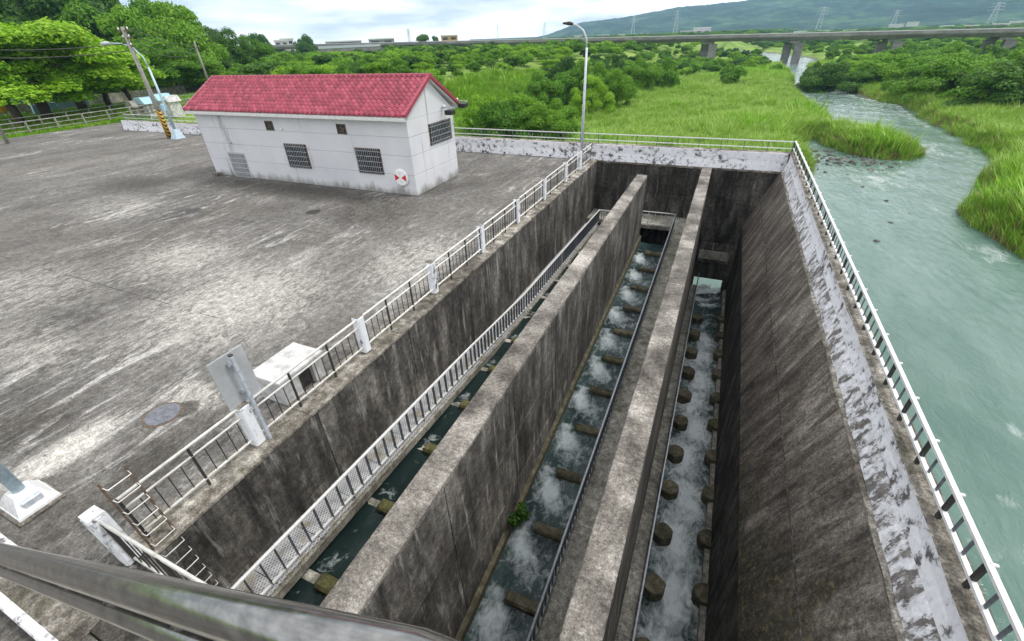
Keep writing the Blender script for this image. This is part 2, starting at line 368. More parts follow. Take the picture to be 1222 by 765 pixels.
# ------------------------------------------------------------------ mesh helpers
WL = {}
def wl(o): return WL.get(o.name, Vector((0, 0, 0)))
_bev = {}
def bevbox(sx, sy, sz, bev):
    k = (round(sx, 4), round(sy, 4), round(sz, 4), round(bev, 4))
    if k not in _bev:
        bm = bmesh.new(); bmesh.ops.create_cube(bm, size=1.0)
        bmesh.ops.scale(bm, vec=(sx, sy, sz), verts=bm.verts)
        bmesh.ops.bevel(bm, geom=bm.edges[:], offset=bev, segments=1, affect='EDGES')
        bm.verts.index_update()
        _bev[k] = ([v.co.copy() for v in bm.verts], [[v.index for v in f.verts] for f in bm.faces]); bm.free()
    return _bev[k]
class MB:
    def __init__(s): s.v = []; s.f = []; s.sm = []
    def add(s, vs, fs, smooth=False):
        b = len(s.v); s.v += [tuple(v) for v in vs]; s.f += [[i+b for i in f] for f in fs]; s.sm += [smooth]*len(fs); return s
    def box(s, x0, x1, y0, y1, z0, z1, bev=0.0):
        if bev:
            vs, fs = bevbox(x1-x0, y1-y0, z1-z0, bev); c = Vector(((x0+x1)/2, (y0+y1)/2, (z0+z1)/2))
            return s.add([v+c for v in vs], fs)
        return s.add([(x0, y0, z0), (x1, y0, z0), (x1, y1, z0), (x0, y1, z0), (x0, y0, z1), (x1, y0, z1), (x1, y1, z1), (x0, y1, z1)],
                     [(0, 3, 2, 1), (4, 5, 6, 7), (0, 1, 5, 4), (1, 2, 6, 5), (2, 3, 7, 6), (3, 0, 4, 7)])
    def hexa(s, p):   # eight corners, bottom ring then top ring
        return s.add(p, [(0, 3, 2, 1), (4, 5, 6, 7), (0, 1, 5, 4), (1, 2, 6, 5), (2, 3, 7, 6), (3, 0, 4, 7)])
    def prism(s, prof, axis, a0, a1):   # 2-D profile extruded along 'x' or 'y' or 'z'
        n = len(prof)
        def P(u, v, a): return {'x': (a, u, v), 'y': (u, a, v), 'z': (u, v, a)}[axis]
        vs = [P(u, v, a0) for u, v in prof]+[P(u, v, a1) for u, v in prof]
        return s.add(vs, [list(range(n))[::-1], list(range(n, 2*n))]+[[i, (i+1) % n, n+(i+1) % n, n+i] for i in range(n)])
    def tube(s, pts, r, n=8, cap=True, rs=None):
        pts = [Vector(p) for p in pts]; rings = []
        for i, p in enumerate(pts):
            d = (pts[min(i+1, len(pts)-1)]-pts[max(i-1, 0)]).normalized()
            u = d.cross(Vector((0, 0, 1)))
            if u.length < 1e-3: u = d.cross(Vector((1, 0, 0)))
            u.normalize(); w = d.cross(u); rr = rs[i] if rs else r
            rings.append([p+u*rr*math.cos(2*math.pi*k/n)+w*rr*math.sin(2*math.pi*k/n) for k in range(n)])
        b = len(s.v)
        for rg in rings: s.v += [tuple(v) for v in rg]
        for i in range(len(pts)-1):
            for k in range(n):
                s.f.append([b+i*n+k, b+i*n+(k+1) % n, b+(i+1)*n+(k+1) % n, b+(i+1)*n+k]); s.sm.append(n > 4)
        if cap:
            s.f.append([b+k for k in range(n)][::-1]); s.sm.append(False)
            s.f.append([b+(len(pts)-1)*n+k for k in range(n)]); s.sm.append(False)
        return s
    def bar(s, p0, p1, w, h):    # rectangular bar between two points, w horizontal, h vertical-ish
        p0 = Vector(p0); p1 = Vector(p1); d = (p1-p0).normalized()
        u = d.cross(Vector((0, 0, 1)))
        if u.length < 1e-3: u = Vector((1, 0, 0))
        u.normalize(); k = u.cross(d).normalized()
        q = []
        for p in (p0, p1):
            q += [p-u*w/2-k*h/2, p+u*w/2-k*h/2, p+u*w/2+k*h/2, p-u*w/2+k*h/2]
        return s.add(q, [(0, 1, 2, 3)[::-1], (4, 5, 6, 7), (0, 1, 5, 4), (1, 2, 6, 5), (2, 3, 7, 6), (3, 0, 4, 7)])
    def disc(s, c, axis, r, h, n=20):  # short cylinder
        c = Vector(c); a = Vector(axis).normalized(); return s.tube([c, c+a*h], r, n)
    def mesh(s, name, mat, off=Vector((0, 0, 0))):
        me = bpy.data.meshes.new(name)
        me.from_pydata([(v[0]-off.x, v[1]-off.y, v[2]-off.z) for v in s.v], [], s.f)
        me.polygons.foreach_set('use_smooth', s.sm); me.materials.append(MAT[mat] if isinstance(mat, str) else mat)
        me.update(); return me
def link(name, me, parent=None, loc=None, rot=None, scale=None):
    o = bpy.data.objects.new(name, me); COL.objects.link(o)
    base = wl(parent) if parent else Vector((0, 0, 0))
    L = Vector(loc) if loc is not None else base.copy()
    if parent: o.parent = parent
    o.location = L-base
    if rot is not None: o.rotation_euler = rot
    if scale is not None: o.scale = (scale,)*3 if isinstance(scale, (int, float)) else scale
    WL[o.name] = L; return o
def tag(o, label, cat, group=None, kind=None):
    if label: o['label'] = label
    if cat: o['category'] = cat
    if group: o['group'] = group
    if kind: o['kind'] = kind
    return o
def part(name, mb, mat, parent, label=None, kind=None):
    o = link(name, mb.mesh(name, mat, wl(parent)), parent)
    if label: o['label'] = label
    if kind: o['kind'] = kind
    return o
def thing(name, label, cat, loc, group=None):
    o = bpy.data.objects.new(name, None); COL.objects.link(o); o.location = loc; o.empty_display_size = .2
    WL[o.name] = Vector(loc); return tag(o, label, cat, group)
def single(name, mb, mat, label, cat, loc, group=None):
    L = Vector(loc); o = link(name, mb.mesh(name, mat, L), None, L); return tag(o, label, cat, group)
def struct(name, mb, mat, loc=(0, 0, 0)):
    L = Vector(loc); o = link(name, mb.mesh(name, mat, L), None, L); o['kind'] = 'structure'; return o
ORD = ['first', 'second', 'third', 'fourth', 'fifth', 'sixth', 'seventh', 'eighth', 'ninth', 'tenth', 'eleventh', 'twelfth', 'thirteenth', 'fourteenth', 'fifteenth', 'sixteenth']

# ------------------------------------------------------------------ levels and lines of the fishway (metres, yard = 0)
XL = -6.62                      # face of the yard side wall
W1L, W1R, W1END = -3.78, -3.23, 24.7
W2L, W2R = -.65, -.138
YB = 27.3                       # face of the end wall
RIVZ = -7.6
def lerpt(y, tab):
    return float(np.interp(y, [a for a, b in tab], [b for a, b in tab]))
R1 = [(1.2, -.97), (9.3, -1.58), (13.6, -2.0), (25.4, -2.42)]       # top of the railing, channel by the yard
R2 = [(1.2, -3.29), (25.4, -2.22)]
R3 = [(1.2, -4.75), (27.0, -6.35)]
def w1z(y): return -2.42-.047*(y-2)
def w2z(y): return -5.02+.06*(y-4)
def w3z(y): return -6.98-.026*(y-5)

# ------------------------------------------------------------------ terrain and river
rnd = random.Random(7); nr = np.random.default_rng(7)
LB = [(970, 206), (966, 192), (965, 175), (972, 166), (985, 176), (1022, 187), (1050, 190), (1077, 191), (1095, 184), (1097, 174), (1084, 158), (1050, 147), (1012, 142), (999, 133), (980, 120), (958, 103), (950, 92), (944, 80)]
RBK = [(961, 80), (985, 102), (1026, 116), (1073, 125), (1104, 148), (1145, 165), (1182, 184), (1170, 206), (1131, 250), (1172, 284), (1222, 312)]
NB = {(1084, 158), (1050, 147), (1012, 142), (999, 133), (980, 120), (958, 103), (950, 92), (944, 80)}     # here the water's edge is seen over the reeds in front of it
poly = [(-2.5, -80), (-2.5, 36)]+[tuple(onz(*q, RIVZ+(1.9 if q in NB else 0))[:2]) for q in LB]+[(16, 300), (-10, 380), (-60, 520), (-40, 530), (15, 400), (36, 300)]+[tuple(onz(*q, RIVZ)[:2]) for q in RBK]+[(26, 30), (38, 10), (44, -80)]
PX = np.array(poly)
def sdf_river(x, y):
    x = np.asarray(x, float); y = np.asarray(y, float); d = np.full(x.shape, 1e9); ins = np.zeros(x.shape, bool)
    n = len(PX)
    for i in range(n):
        ax, ay = PX[i]; bx, by = PX[(i+1) % n]; ex, ey = bx-ax, by-ay
        t = np.clip(((x-ax)*ex+(y-ay)*ey)/(ex*ex+ey*ey), 0, 1)
        d = np.minimum(d, np.hypot(x-ax-t*ex, y-ay-t*ey))
        c = ((ay > y) != (by > y)) & (x < (bx-ax)*(y-ay)/(by-ay+1e-12)+ax); ins ^= c
    return np.where(ins, -d, d)
def sst(a, b, v):
    t = np.clip((v-a)/(b-a), 0, 1); return t*t*(3-2*t)
def wob(x, y):
    return (np.sin(x*.11+1.3)*np.cos(y*.093)+.6*np.sin(x*.27+y*.21)+.35*np.sin(x*.71-y*.63+2)+.2*np.sin(x*1.7+y*1.3))
def zT(x, y):
    x = np.asarray(x, float); y = np.asarray(y, float)
    land = -6.75+.22*wob(x, y)
    land = land+1.2*sst(45, 110, x)
    up = sst(50, 72, -x+.12*(y-30))*(1-sst(90, 170, y)*0.0)
    land = land*(1-up)+(-.25+.25*wob(x*.5, y*.5))*up
    s = sdf_river(x, y)+.7*wob(x*1.3, y*1.3)*sst(30, 60, y)
    z = np.where(s < 3.2, -9.2+(land+9.2)*sst(-1.6, 2.6, s), land)
    under = (y < 28.6) & (x < 4.2)
    z = np.where(under & (x > -13), -12.0, z)
    z = np.where(under & (x <= -13), -.6, z)
    return z
def axis(lo, f0, f1, hi, step, gr=1.12):
    a = [f0]; st = step
    while a[-1] > lo: st *= gr; a.append(a[-1]-st)
    a = a[::-1]+list(np.arange(f0+step, f1, step)); st = step
    while a[-1] < hi: st *= gr; a.append(a[-1]+st)
    return np.array(a)
gx = axis(-9000, -80, 62, 9000, 1.1); gy = axis(-1500, -12, 135, 11000, 1.1)
GX, GY = np.meshgrid(gx, gy); GZ = zT(GX, GY)
def gridmesh(name, X, Y, Z, mat, smooth=True, foam=None):
    ny, nx = X.shape; me = bpy.data.meshes.new(name)
    co = np.stack([X, Y, Z], -1).reshape(-1, 3)
    i = np.arange((ny-1)*(nx-1)); r = i//(nx-1); c = i % (nx-1); a = r*nx+c
    q = np.stack([a, a+1, a+nx+1, a+nx], -1)
    me.vertices.add(len(co)); me.vertices.foreach_set('co', co.ravel())
    me.loops.add(q.size); me.loops.foreach_set('vertex_index', q.ravel())
    me.polygons.add(len(q)); me.polygons.foreach_set('loop_start', np.arange(len(q))*4)
    me.polygons.foreach_set('use_smooth', np.full(len(q), smooth))
    me.update(calc_edges=True); me.materials.append(MAT[mat])
    if foam is not None:
        at = me.attributes.new('foam', 'FLOAT', 'POINT'); at.data.foreach_set('value', foam.ravel().astype(np.float32))
    o = link(name, me); return o
gridmesh('ground', GX, GY, GZ, 'ground')['kind'] = 'structure'

# river: a rippled sheet; riffles and froth where the bed is shallow, painted sky sheen upstream
rx = axis(-60, 3.5, 48, 400, .8, 1.15); ry = axis(-120, 0, 120, 700, .8, 1.12)
RX, RY = np.meshgrid(rx, ry)
ss = sdf_river(RX, RY)
px_, py_, cc = proj(RX, RY, np.full(RX.shape, RIVZ)); ok = cc > 1
def blob(cx, cy, sx, sy, a, w=1.0):
    g = onz(cx, cy, RIVZ); return w*np.exp(-(((RX-g.x)/sx)**2+((RY-g.y)/sy)**2))
foam = .10+np.zeros_like(RX)
for q in ((1207, 510, .32, .40, 0, .5), (1215, 524, .25, .3, 0, .45), (1190, 490, .5, .3, 0, .22), (1216, 451, .3, .3, 0, .4), (1205, 600, 1.0, .8, 0, .22), (1200, 420, 1.2, .8, 0, .2), (1170, 470, 1.0, .8, 0, .2), (1140, 520, .8, .8, 0, .15),
          (1060, 260, 4, 5, 0, .16), (1040, 230, 5, 7, 0, .15), (1020, 205, 5, 6, 0, .20), (1120, 180, 4, 9, 0, .22), (1070, 215, 4, 6, 0, .14), (1100, 200, 4, 6, 0, .16), (1185, 305, 2.5, 2.5, 0, .3)):
    foam = foam+blob(*q)
foam = foam+.30*sst(55, 120, RY)*(ss < 0)+.12*sst(-3, 0, ss)*(ss < .5)  # upstream term paints white sky reflection into the colour; bank term is froth
chop = .018*np.sin(RX*2.1+RY*1.4)+.014*np.sin(RX*1.1-RY*2.3+1)+.02*np.sin(RY*.9+.6*RX)
chop = (chop+.012*np.sin(RX*3.3+RY*.7))*(1+.6*sst(45, 80, RY))*(RY < 140)
river = gridmesh('river', RX, RY, RIVZ+chop, 'river', True, foam); river['kind'] = 'structure'

# ------------------------------------------------------------------ yard slab
yp = [(-64.6, -4), (-7.30, -4), (-7.30, 27.25), (-55.5, 27.25), (-58.5, 30.5), (-62.2, 30.5)]
mb = MB(); mb.prism(yp, 'z', -.3, 0); yard = struct('yard', mb, 'yard')
mb = MB(); mb.box(-64.6, 3.7, -45, -4.0, -.3, -.004); mb.box(-7.299, 3.7, -3.999, .0, -.3, -.004); struct('pavement', mb, 'yard')  # unseen stretch behind the camera, extended so the handrail reflects concrete, not green

# ------------------------------------------------------------------ fishway walls
def panels_x(parent, X, side, y0, y1, ztop, zbot, dy, hs, mat, t=.03, gap=.022):
    """formwork panels on a face whose normal is +-X"""
    n = max(1, round((y1-y0)/dy)); z = ztop
    for j, h in enumerate(hs):
        za = max(z-h, zbot); off = 0.0
        for i in range(n):
            a = y0+(y1-y0)*i/n+gap/2; b = y0+(y1-y0)*(i+1)/n-gap/2
            e = rnd.uniform(0, .006); m = MB()
            x0, x1 = (X, X+t+e) if side > 0 else (X-t-e, X)
            m.box(x0, x1, a, b, za+gap/2, z-gap/2, .006); part('panel', m, mat, parent)
        z = za
        if z <= zbot+1e-6: break
def panels_y(parent, Y, x0, x1, ztop, zbot, dx, hs, mat, t=.03, gap=.022):
    n = max(1, round((x1-x0)/dx)); z = ztop
    for h in hs:
        za = max(z-h, zbot)
        for i in range(n):
            a = x0+(x1-x0)*i/n+gap/2; b = x0+(x1-x0)*(i+1)/n-gap/2
            m = MB(); m.box(a, b, Y-t-rnd.uniform(0, .006), Y, za+gap/2, z-gap/2, .006); part('panel', m, mat, parent)
        z = za
        if z <= zbot+1e-6: break

# wall under the yard edge
t = thing('retaining_wall', 'dark stained concrete retaining wall dropping from the yard railing into the channel', 'wall', (-7, 14, -9.5))
m = MB(); m.box(-7.29, XL-.03, 1.0, YB-.04, -9.5, -.02); part('core', m, 'wall_dark', t)
m = MB()
y = 1.0
while y < YB-.3:
    y2 = min(y+3.13, YB-.04); a = MB(); a.box(-7.29, XL+.02, y+.004, y2-.004, -.02, .055, .012); part('kerb', a, 'kerb', t); y = y2
panels_x(t, XL-.03, 1, 1.0, YB-.04, -.03, -6.5, 3.13, (1.75, 1.6, 3.2), 'wall')
# near cross wall below the camera side
t = thing('near_cross_wall', 'concrete cross wall closing the near end of the channels under the low railing', 'wall', (-2, .4, -9.5))
m = MB(); m.box(-7.29, 3.3, .02, .98, -9.5, .05, .01); part('core', m, 'wall', t)

# divider 1
t = thing('divider_wall', 'concrete divider wall with speckled top and free end between the yard side and middle channels', 'wall', (-3.5, 13, -9.5))
m = MB(); m.box(W1L+.03, W1R-.03, .82, W1END-.03, -9.5, -.10); part('core', m, 'wall_dark', t)
y = .82
while y < W1END-.3:
    y2 = min(y+6.0, W1END) if W1END-y > 8 else W1END
    a = MB(); a.prism([(W1L, -.10), (W1R, -.10), (W1R, -.035), (W1R-.04, 0), (W1L+.02, 0), (W1L, -.02)], 'y', y+.003, y2-.003); part('coping', a, 'coping', t); y = y2
panels_x(t, W1R-.03, 1, .82, W1END-.03, -.11, -6.0, 2.95, (1.75, 1.75, 2.6), 'wall')
panels_x(t, W1L+.03, -1, .82, W1END-.03, -.11, -6.0, 2.95, (1.75, 1.75, 2.6), 'wall')
m = MB(); m.box(W1L+.03, W1R-.03, W1END-.03, W1END-.004, -6, -.11, .006); part('panel', m, 'wall', t)
# footing strip along its base, follows the falling water
m = MB(); m.hexa([(W1R-.02, .9, -9), (W1R+.10, .9, -9), (W1R+.10, W1END, -9), (W1R-.02, W1END, -9), (W1R-.02, .9, w2z(.9)+.42), (W1R+.10, .9, w2z(.9)+.30), (W1R+.10, W1END, w2z(W1END)+.30), (W1R-.02, W1END, w2z(W1END)+.42)])
part('footing', m, 'weir', t)

# divider 2 (battered on the right)
t = thing('divider_wall', 'long pale topped concrete divider wall reaching the end wall, left of the deepest channel', 'wall', (-.4, 13, -9.5))
m = MB(); m.prism([(W2L+.02, -9.5), (.12, -9.5), (W2R-.03, -.10), (W2L+.02, -.10)], 'y', .82, YB-.05); part('core', m, 'wall_dark', t)
y = .82
while y < YB-.3:
    y2 = min(y+6.6, YB-.045)
    a = MB(); a.prism([(W2L, -.10), (W2R, -.10), (W2R, -.02), (W2R-.02, 0), (W2L+.02, 0), (W2L, -.02)], 'y', y+.003, y2-.003); part('coping', a, 'coping', t); y = y2
z = -.11
for h in (1.9, 1.9, 1.9):
    for i in range(9):
        a = .82+(YB-.9)*i/9+.007; b = .82+(YB-.9)*(i+1)/9-.007
        def xf(zz): return W2R-.03+.15*(-.1-zz)/9.4
        q = MB(); q.hexa([(xf(z-h)-.02, a, z-h+.007), (xf(z-h)+.03, a, z-h+.007), (xf(z-h)+.03, b, z-h+.007), (xf(z-h)-.02, b, z-h+.007), (xf(z)-.02, a, z-.007), (xf(z)+.03, a, z-.007), (xf(z)+.03, b, z-.007), (xf(z)-.02, b, z-.007)])
        part('panel', q, 'wall_dark', t)
    z -= h
panels_x(t, W2L+.02, -1, .82, YB-.05, -.11, -6.0, 2.95, (1.75, 1.75, 2.6), 'wall_dark')

# end wall with the outlet opening of the deepest channel
OX0, OX1, OZ = .14, 1.84, -6.75
t = thing('end_wall', 'dark concrete end wall across the channels with a low outlet opening', 'wall', (-2, 27.6, -9.5))
m = MB(); m.box(-7.3, OX0, YB, 28.0, -9.5, -.02); part('core', m, 'wall_dark', t)
m = MB(); m.box(OX0, OX1, YB, 28.0, OZ, -.02); part('lintel', m, 'wall_dark', t)
m = MB(); m.box(OX1, 4.0, YB, 28.0, -9.5, -.02); part('core', m, 'wall_dark', t)
panels_y(t, YB, -7.25, W2L-.02, -.13, -5.6, 2.15, (1.55, 1.75, 2.4), 'wall_dark')
panels_y(t, YB, W2R+.02, 3.2, -.13, -5.6, 1.66, (1.55, 1.5, 1.1), 'wall_dark')
m = MB(); m.box(OX0-.02, OX1+.02, YB-.09, YB-.035, -5.62, -4.35, .01); part('gate_frame', m, 'wall', t)
m = MB(); m.box(OX0-.02, OX1-.1, YB-.16, YB-.09, -5.40, -4.85, .01); part('gate_beam', m, 'walkway', t)
x = -7.28
while x < 3.1:
    x2 = min(x+2.62, 3.2); a = MB(); a.box(x+.004, x2-.004, YB-.06, YB+.12, -.12, -.015, .012); part('ledge', a, 'kerb', t); x = x2

# right wall: vertical foot, battered face, painted haunch, parapet
BX0, BZ0, BX1 = 2.12, -3.12, 3.24
t = thing('battered_wall', 'tall sloping brown stained concrete side wall of the deep channel beside the river', 'wall', (3, 14, -9.5))
m = MB(); m.prism([(2.15, -9.5), (3.75, -9.5), (3.75, -.02), (BX1+.02, -.02), (2.15, BZ0-.02)], 'y', .3, YB-.01); part('core', m, 'wall_dark', t)
n = 9
for i in range(n):
    a = .82+(YB-.86)*i/n+.006; b = .82+(YB-.86)*(i+1)/n-.006
    for j in range(2):
        f0, f1 = j/2.0, (j+1)/2.0; e = rnd.uniform(0, .008)
        x0, z0 = BX0+(BX1-BX0)*f0, BZ0*(1-f0); x1, z1 = BX0+(BX1-BX0)*f1, BZ0*(1-f1)
        nx_, nz_ = -.94*(.03+e), .34*(.03+e); gp = .006
        q = MB(); q.hexa([(x0+nx_, a, z0+gp+nz_), (x0+.05, a, z0+gp), (x0+.05, b, z0+gp), (x0+nx_, b, z0+gp+nz_), (x1+nx_, a, z1-gp+nz_-.02), (x1+.05, a, z1-gp-.02), (x1+.05, b, z1-gp-.02), (x1+nx_, b, z1-gp+nz_-.02)])
        part('panel', q, 'batter', t)
for i in range(n):
    a = .82+(YB-.86)*i/n+.01; b = .82+(YB-.86)*(i+1)/n-.01; xm, zm = (BX0+BX1)/2, BZ0/2
    q = MB(); q.hexa([(xm-.052, a, zm-.012), (xm, a, zm-.03), (xm, b, zm-.03), (xm-.052, b, zm-.012), (xm-.045, a, zm+.012), (xm, a, zm+.01), (xm, b, zm+.01), (xm-.045, b, zm+.012)]); part('joint_seal', q, 'wall', t)
panels_x(t, 2.15, -1, .82, YB-.04, BZ0-.03, -7.9, 2.94, (2.3, 2.4), 'wall_dark')
m = MB(); m.hexa([(1.95, .9, -9), (2.14, .9, -9), (2.14, YB-.1, -9), (1.95, YB-.1, -9), (1.97, .9, w3z(.9)+.22), (2.14, .9, w3z(.9)+.26), (2.14, YB-.1, w3z(YB)+.26), (1.97, YB-.1, w3z(YB)+.22)])
part('footing', m, 'walkway', t)
def ragged(mb, prof, y0, y1, step=.35, j=.016):
    ys = np.arange(y0, y1+1e-6, step); n = len(prof); b = len(mb.v)
    for y in ys:
        for u, v in prof: mb.v.append((u+rnd.uniform(-j, j), y, v+rnd.uniform(-j, j)))
    for i in range(len(ys)-1):
        for k in range(n-1):
            mb.f.append([b+i*n+k, b+i*n+k+1, b+(i+1)*n+k+1, b+(i+1)*n+k][::-1]); mb.sm.append(False)
    return mb
p = thing('parapet_wall', 'river side parapet wall with peeling white paint and a brown top', 'wall', (3.5, 14, -9.5))
m = MB(); m.box(3.46, 3.74, .3, 28.02, -9.5, .895, .015); part('core', m, 'kerb', p)
m = ragged(MB(), [(3.20, -.01), (3.20, .03), (3.27, .06)], .35, YB); part('kerb', m, 'kerb', p)
m = ragged(MB(), [(3.262, .055), (3.325, .25), (3.41, .462)], .35, YB+.1, .42, .014); part('haunch', m, 'paint_peel_heavy', p, 'sloping haunch with heavily worn white paint')
m = ragged(MB(), [(3.408, .452), (3.447, .66), (3.452, .885)], .35, YB+.15, .42, .010); part('painted_face', m, 'paint_peel', p)
m = ragged(MB(), [(3.43, .888), (3.58, .905), (3.75, .90), (3.755, .80)], .35, 28.0, .5, .012); part('top', m, 'kerb', p)

# back parapet along the end of yard and channels
p = thing('parapet_wall', 'low white painted parapet wall along the far side of the yard and channels', 'wall', (-25, 27.7, -9.5))
m = MB(); m.box(-55.3, -7.31, 27.47, 27.95, -9.5, .885, .012); part('core', m, 'kerb', p)
m = MB(); m.box(-7.305, 3.44, 27.47, 27.95, -.015, .885, .012); part('core', m, 'kerb', p)
x = -55.3
while x < 3.0:
    x2 = min(x+3.05, 3.40); a = MB(); z0 = .004 if x2 < -7.2 else -.01
    a.prism([(27.30, z0), (27.46, z0), (27.46, .88), (27.415, .88), (27.40, .45)], 'x', x+.004, x2-.004); part('painted_panel', a, 'paint_peel', p); x = x2
x = -54.5
m0 = MB().box(-.05, .05, -.03, .03, -.05, .05, .01).mesh('drain_hole', 'dark_metal')
while x < -8:
    link('drain_hole', m0, p, (x, 27.295, .10)); x += 1.6

# ------------------------------------------------------------------ channel water (stepped pools)
def channel(name, x0, x1, y0, y1, level, foamf, mat, dx=.10, dy=.10, rough=.02):
    X, Y = np.meshgrid(np.arange(x0, x1+.01, dx), np.arange(y0, y1+.01, dy))
    Z = level(X, Y); F = foamf(X, Y)
    Z = Z+rough*(np.sin(X*5+Y*3)+np.sin(X*3.1-Y*6.2+1))*.5+nr.normal(0, rough*.5, X.shape)*(.3+F)
    o = gridmesh(name, X, Y, Z, mat, True, F); o['kind'] = 'structure'; return o
SP = 1.85
Y1 = [2.35+SP*k for k in range(12)]
Y2 = [4.55+SP*k for k in range(11)]
Y3 = [5.45+1.75*k for k in range(11)]
def steps(Y, ys, zf, flow, soft):
    """level pools between the weirs; flow +1: water falls with growing y"""
    ys = np.array(ys); k = np.searchsorted(ys, Y-(.16*flow)); sp = ys[1]-ys[0]
    mid = ys[0]+(k-.5)*sp; zz = zf(mid)
    d = np.where(flow > 0, Y-(ys[0]+(k-1)*sp)-.16, (ys[0]+k*sp)-Y-.16)     # distance below the weir
    up = zf(mid-flow*sp); return zz+(up-zz)*np.exp(-np.clip(d, 0, 9)/soft)*.75, d
def lev1(X, Y):
    z, d = steps(Y, Y1, w1z, 1, .12); return np.where(Y > Y1[-1]+.2, w1z(Y1[-1]+SP), z)
def foam1(X, Y):
    z, d = steps(Y, Y1, w1z, 1, .2); return .18+.30*np.exp(-((X+5.62)/.22)**2-((d-.25)/.25)**2)
channel('channel_water', XL, W1L+.1, .85, YB-.03, lev1, foam1, 'water1')
def lev2(X, Y):
    z, d = steps(Y, Y2, w2z, -1, .16); z = np.where(Y > Y2[-1]+.3, w2z(Y2[-1]+SP*.5), z)
    return z+.05*np.exp(-((X+2.8)/.3)**2-((d-.4)/.25)**2)
def foam2(X, Y):
    z, d = steps(Y, Y2, w2z, -1, .16); j = np.sin(Y*2.3)*.1
    f = .30+.60*np.exp(-((X+2.80+j-.25*np.clip(d, 0, 2))/.33)**2-((d-.35)/.50)**2)+.16*np.exp(-((X+2.2)/.6)**2-((d-.9)/.5)**2)+.35*np.exp(-((X+2.85)/.2)**2)*(d > 1.55)
    return np.where(Y > Y2[-1]+.6, .12, f)
channel('channel_water', W1R+.05, W2L-.01, .85, W1END+.02, lev2, foam2, 'water2')
def lev3(X, Y):
    return w3z(Y)+.05*np.sin(Y*2*math.pi/1.75)*np.exp(-((X-1.2)/.4)**2)+.03*np.sin(X*4+Y*2.2)
def foam3(X, Y):
    c = 1.22+.13*np.sin(Y*1.9); f = .42+.50*np.exp(-((X-c)/.50)**2)*(.78+.22*np.sin(Y*2*math.pi/1.75+.6))
    return f*(1-.55*sst(20, 24, Y))
channel('channel_water', -.1, 2.16, .85, 28.05, lev3, foam3, 'water3', rough=.03)

# ------------------------------------------------------------------ weir blocks
def rough_block(x0, x1, y0, y1, z0, z1, b=.05, j=.012):
    vs, fs = bevbox(x1-x0, y1-y0, z1-z0, b); c = Vector(((x0+x1)/2, (y0+y1)/2, (z0+z1)/2))
    return MB().add([v+c+Vector((rnd.uniform(-j, j), rnd.uniform(-j, j), rnd.uniform(-j, j))) for v in vs], fs)
for k, y in enumerate(Y2):
    zt = w2z(y+SP*.5)+.16
    single('weir_block', rough_block(-2.60, -1.30, y-.15, y+.15, zt-1.3, zt), 'weir', 'brown concrete weir block in the middle channel, %s from the near end' % ORD[k], 'weir block', (-2, y, zt-1.3), 'weir blocks of the middle channel')
    m = MB(); m.box(-3.1, -2.58, y-.13, y+.13, zt-1.3, zt-.24, .03); single('weir_sill', m, 'weir', 'sunken notch sill joined to the %s weir block of the middle channel' % ORD[k], 'weir sill', (-2.8, y, zt-1.3), 'notch sills of the middle channel')
for k, y in enumerate(Y1):
    zt = w1z(y-SP*.5)+.13
    single('weir_block', rough_block(-5.50, W1L-.02, y-.15, y+.15, zt-1.3, zt+.03), 'moss', 'moss covered weir block in the calm yard side channel, %s from the near end' % ORD[k], 'weir block', (-5, y, zt-1.3), 'weir blocks of the yard side channel')
    single('weir_sill', rough_block(XL+.3, -5.48, y-.11, y+.11, zt-1.3, zt-.12, .03), 'walkway', 'pale low sill beside the %s mossy weir block under the walkway railing' % ORD[k], 'weir sill', (-5.9, y, zt-1.3), 'sills of the yard side channel')
def hexblock(cx, cy, zt, a, b, j=.012):
    pr = [(cx+a*math.cos(R(an))*1.0+rnd.uniform(-j, j), cy+b*math.sin(R(an))+rnd.uniform(-j, j)) for an in (20, 40, 80, 100, 140, 160, 200, 220, 260, 280, 320, 340)]; K = 12
    m = MB(); pr2 = [(cx+(u-cx)*.93, cy+(v-cy)*.93) for u, v in pr]
    vs = [(u, v, zt-1.4) for u, v in pr]+[(u, v, zt-.035) for u, v in pr]+[(u, v, zt) for u, v in pr2]
    fs = [[i, (i+1) % K, K+(i+1) % K, K+i] for i in range(K)]+[[K+i, K+(i+1) % K, 2*K+(i+1) % K, 2*K+i] for i in range(K)]+[list(range(2*K, 3*K)), list(range(K))[::-1]]
    return m.add(vs, fs)
for k, y in enumerate(Y3):
    single('baffle_block', hexblock(.72, y, w3z(y)+.38, .31, .31), 'weir', 'six sided mossy baffle block, walkway side of the deep channel, %s from near' % ORD[k], 'baffle block', (.74, y, w3z(y)-.98), 'baffle blocks in the deep channel')
    single('baffle_block', hexblock(2.04, y+.30, w3z(y)+.38, .30, .30), 'weir', 'six sided baffle block, sloping wall side of deep channel, %s from near' % ORD[k], 'baffle block', (1.97, y+.3, w3z(y)-.98), 'baffle blocks in the deep channel')
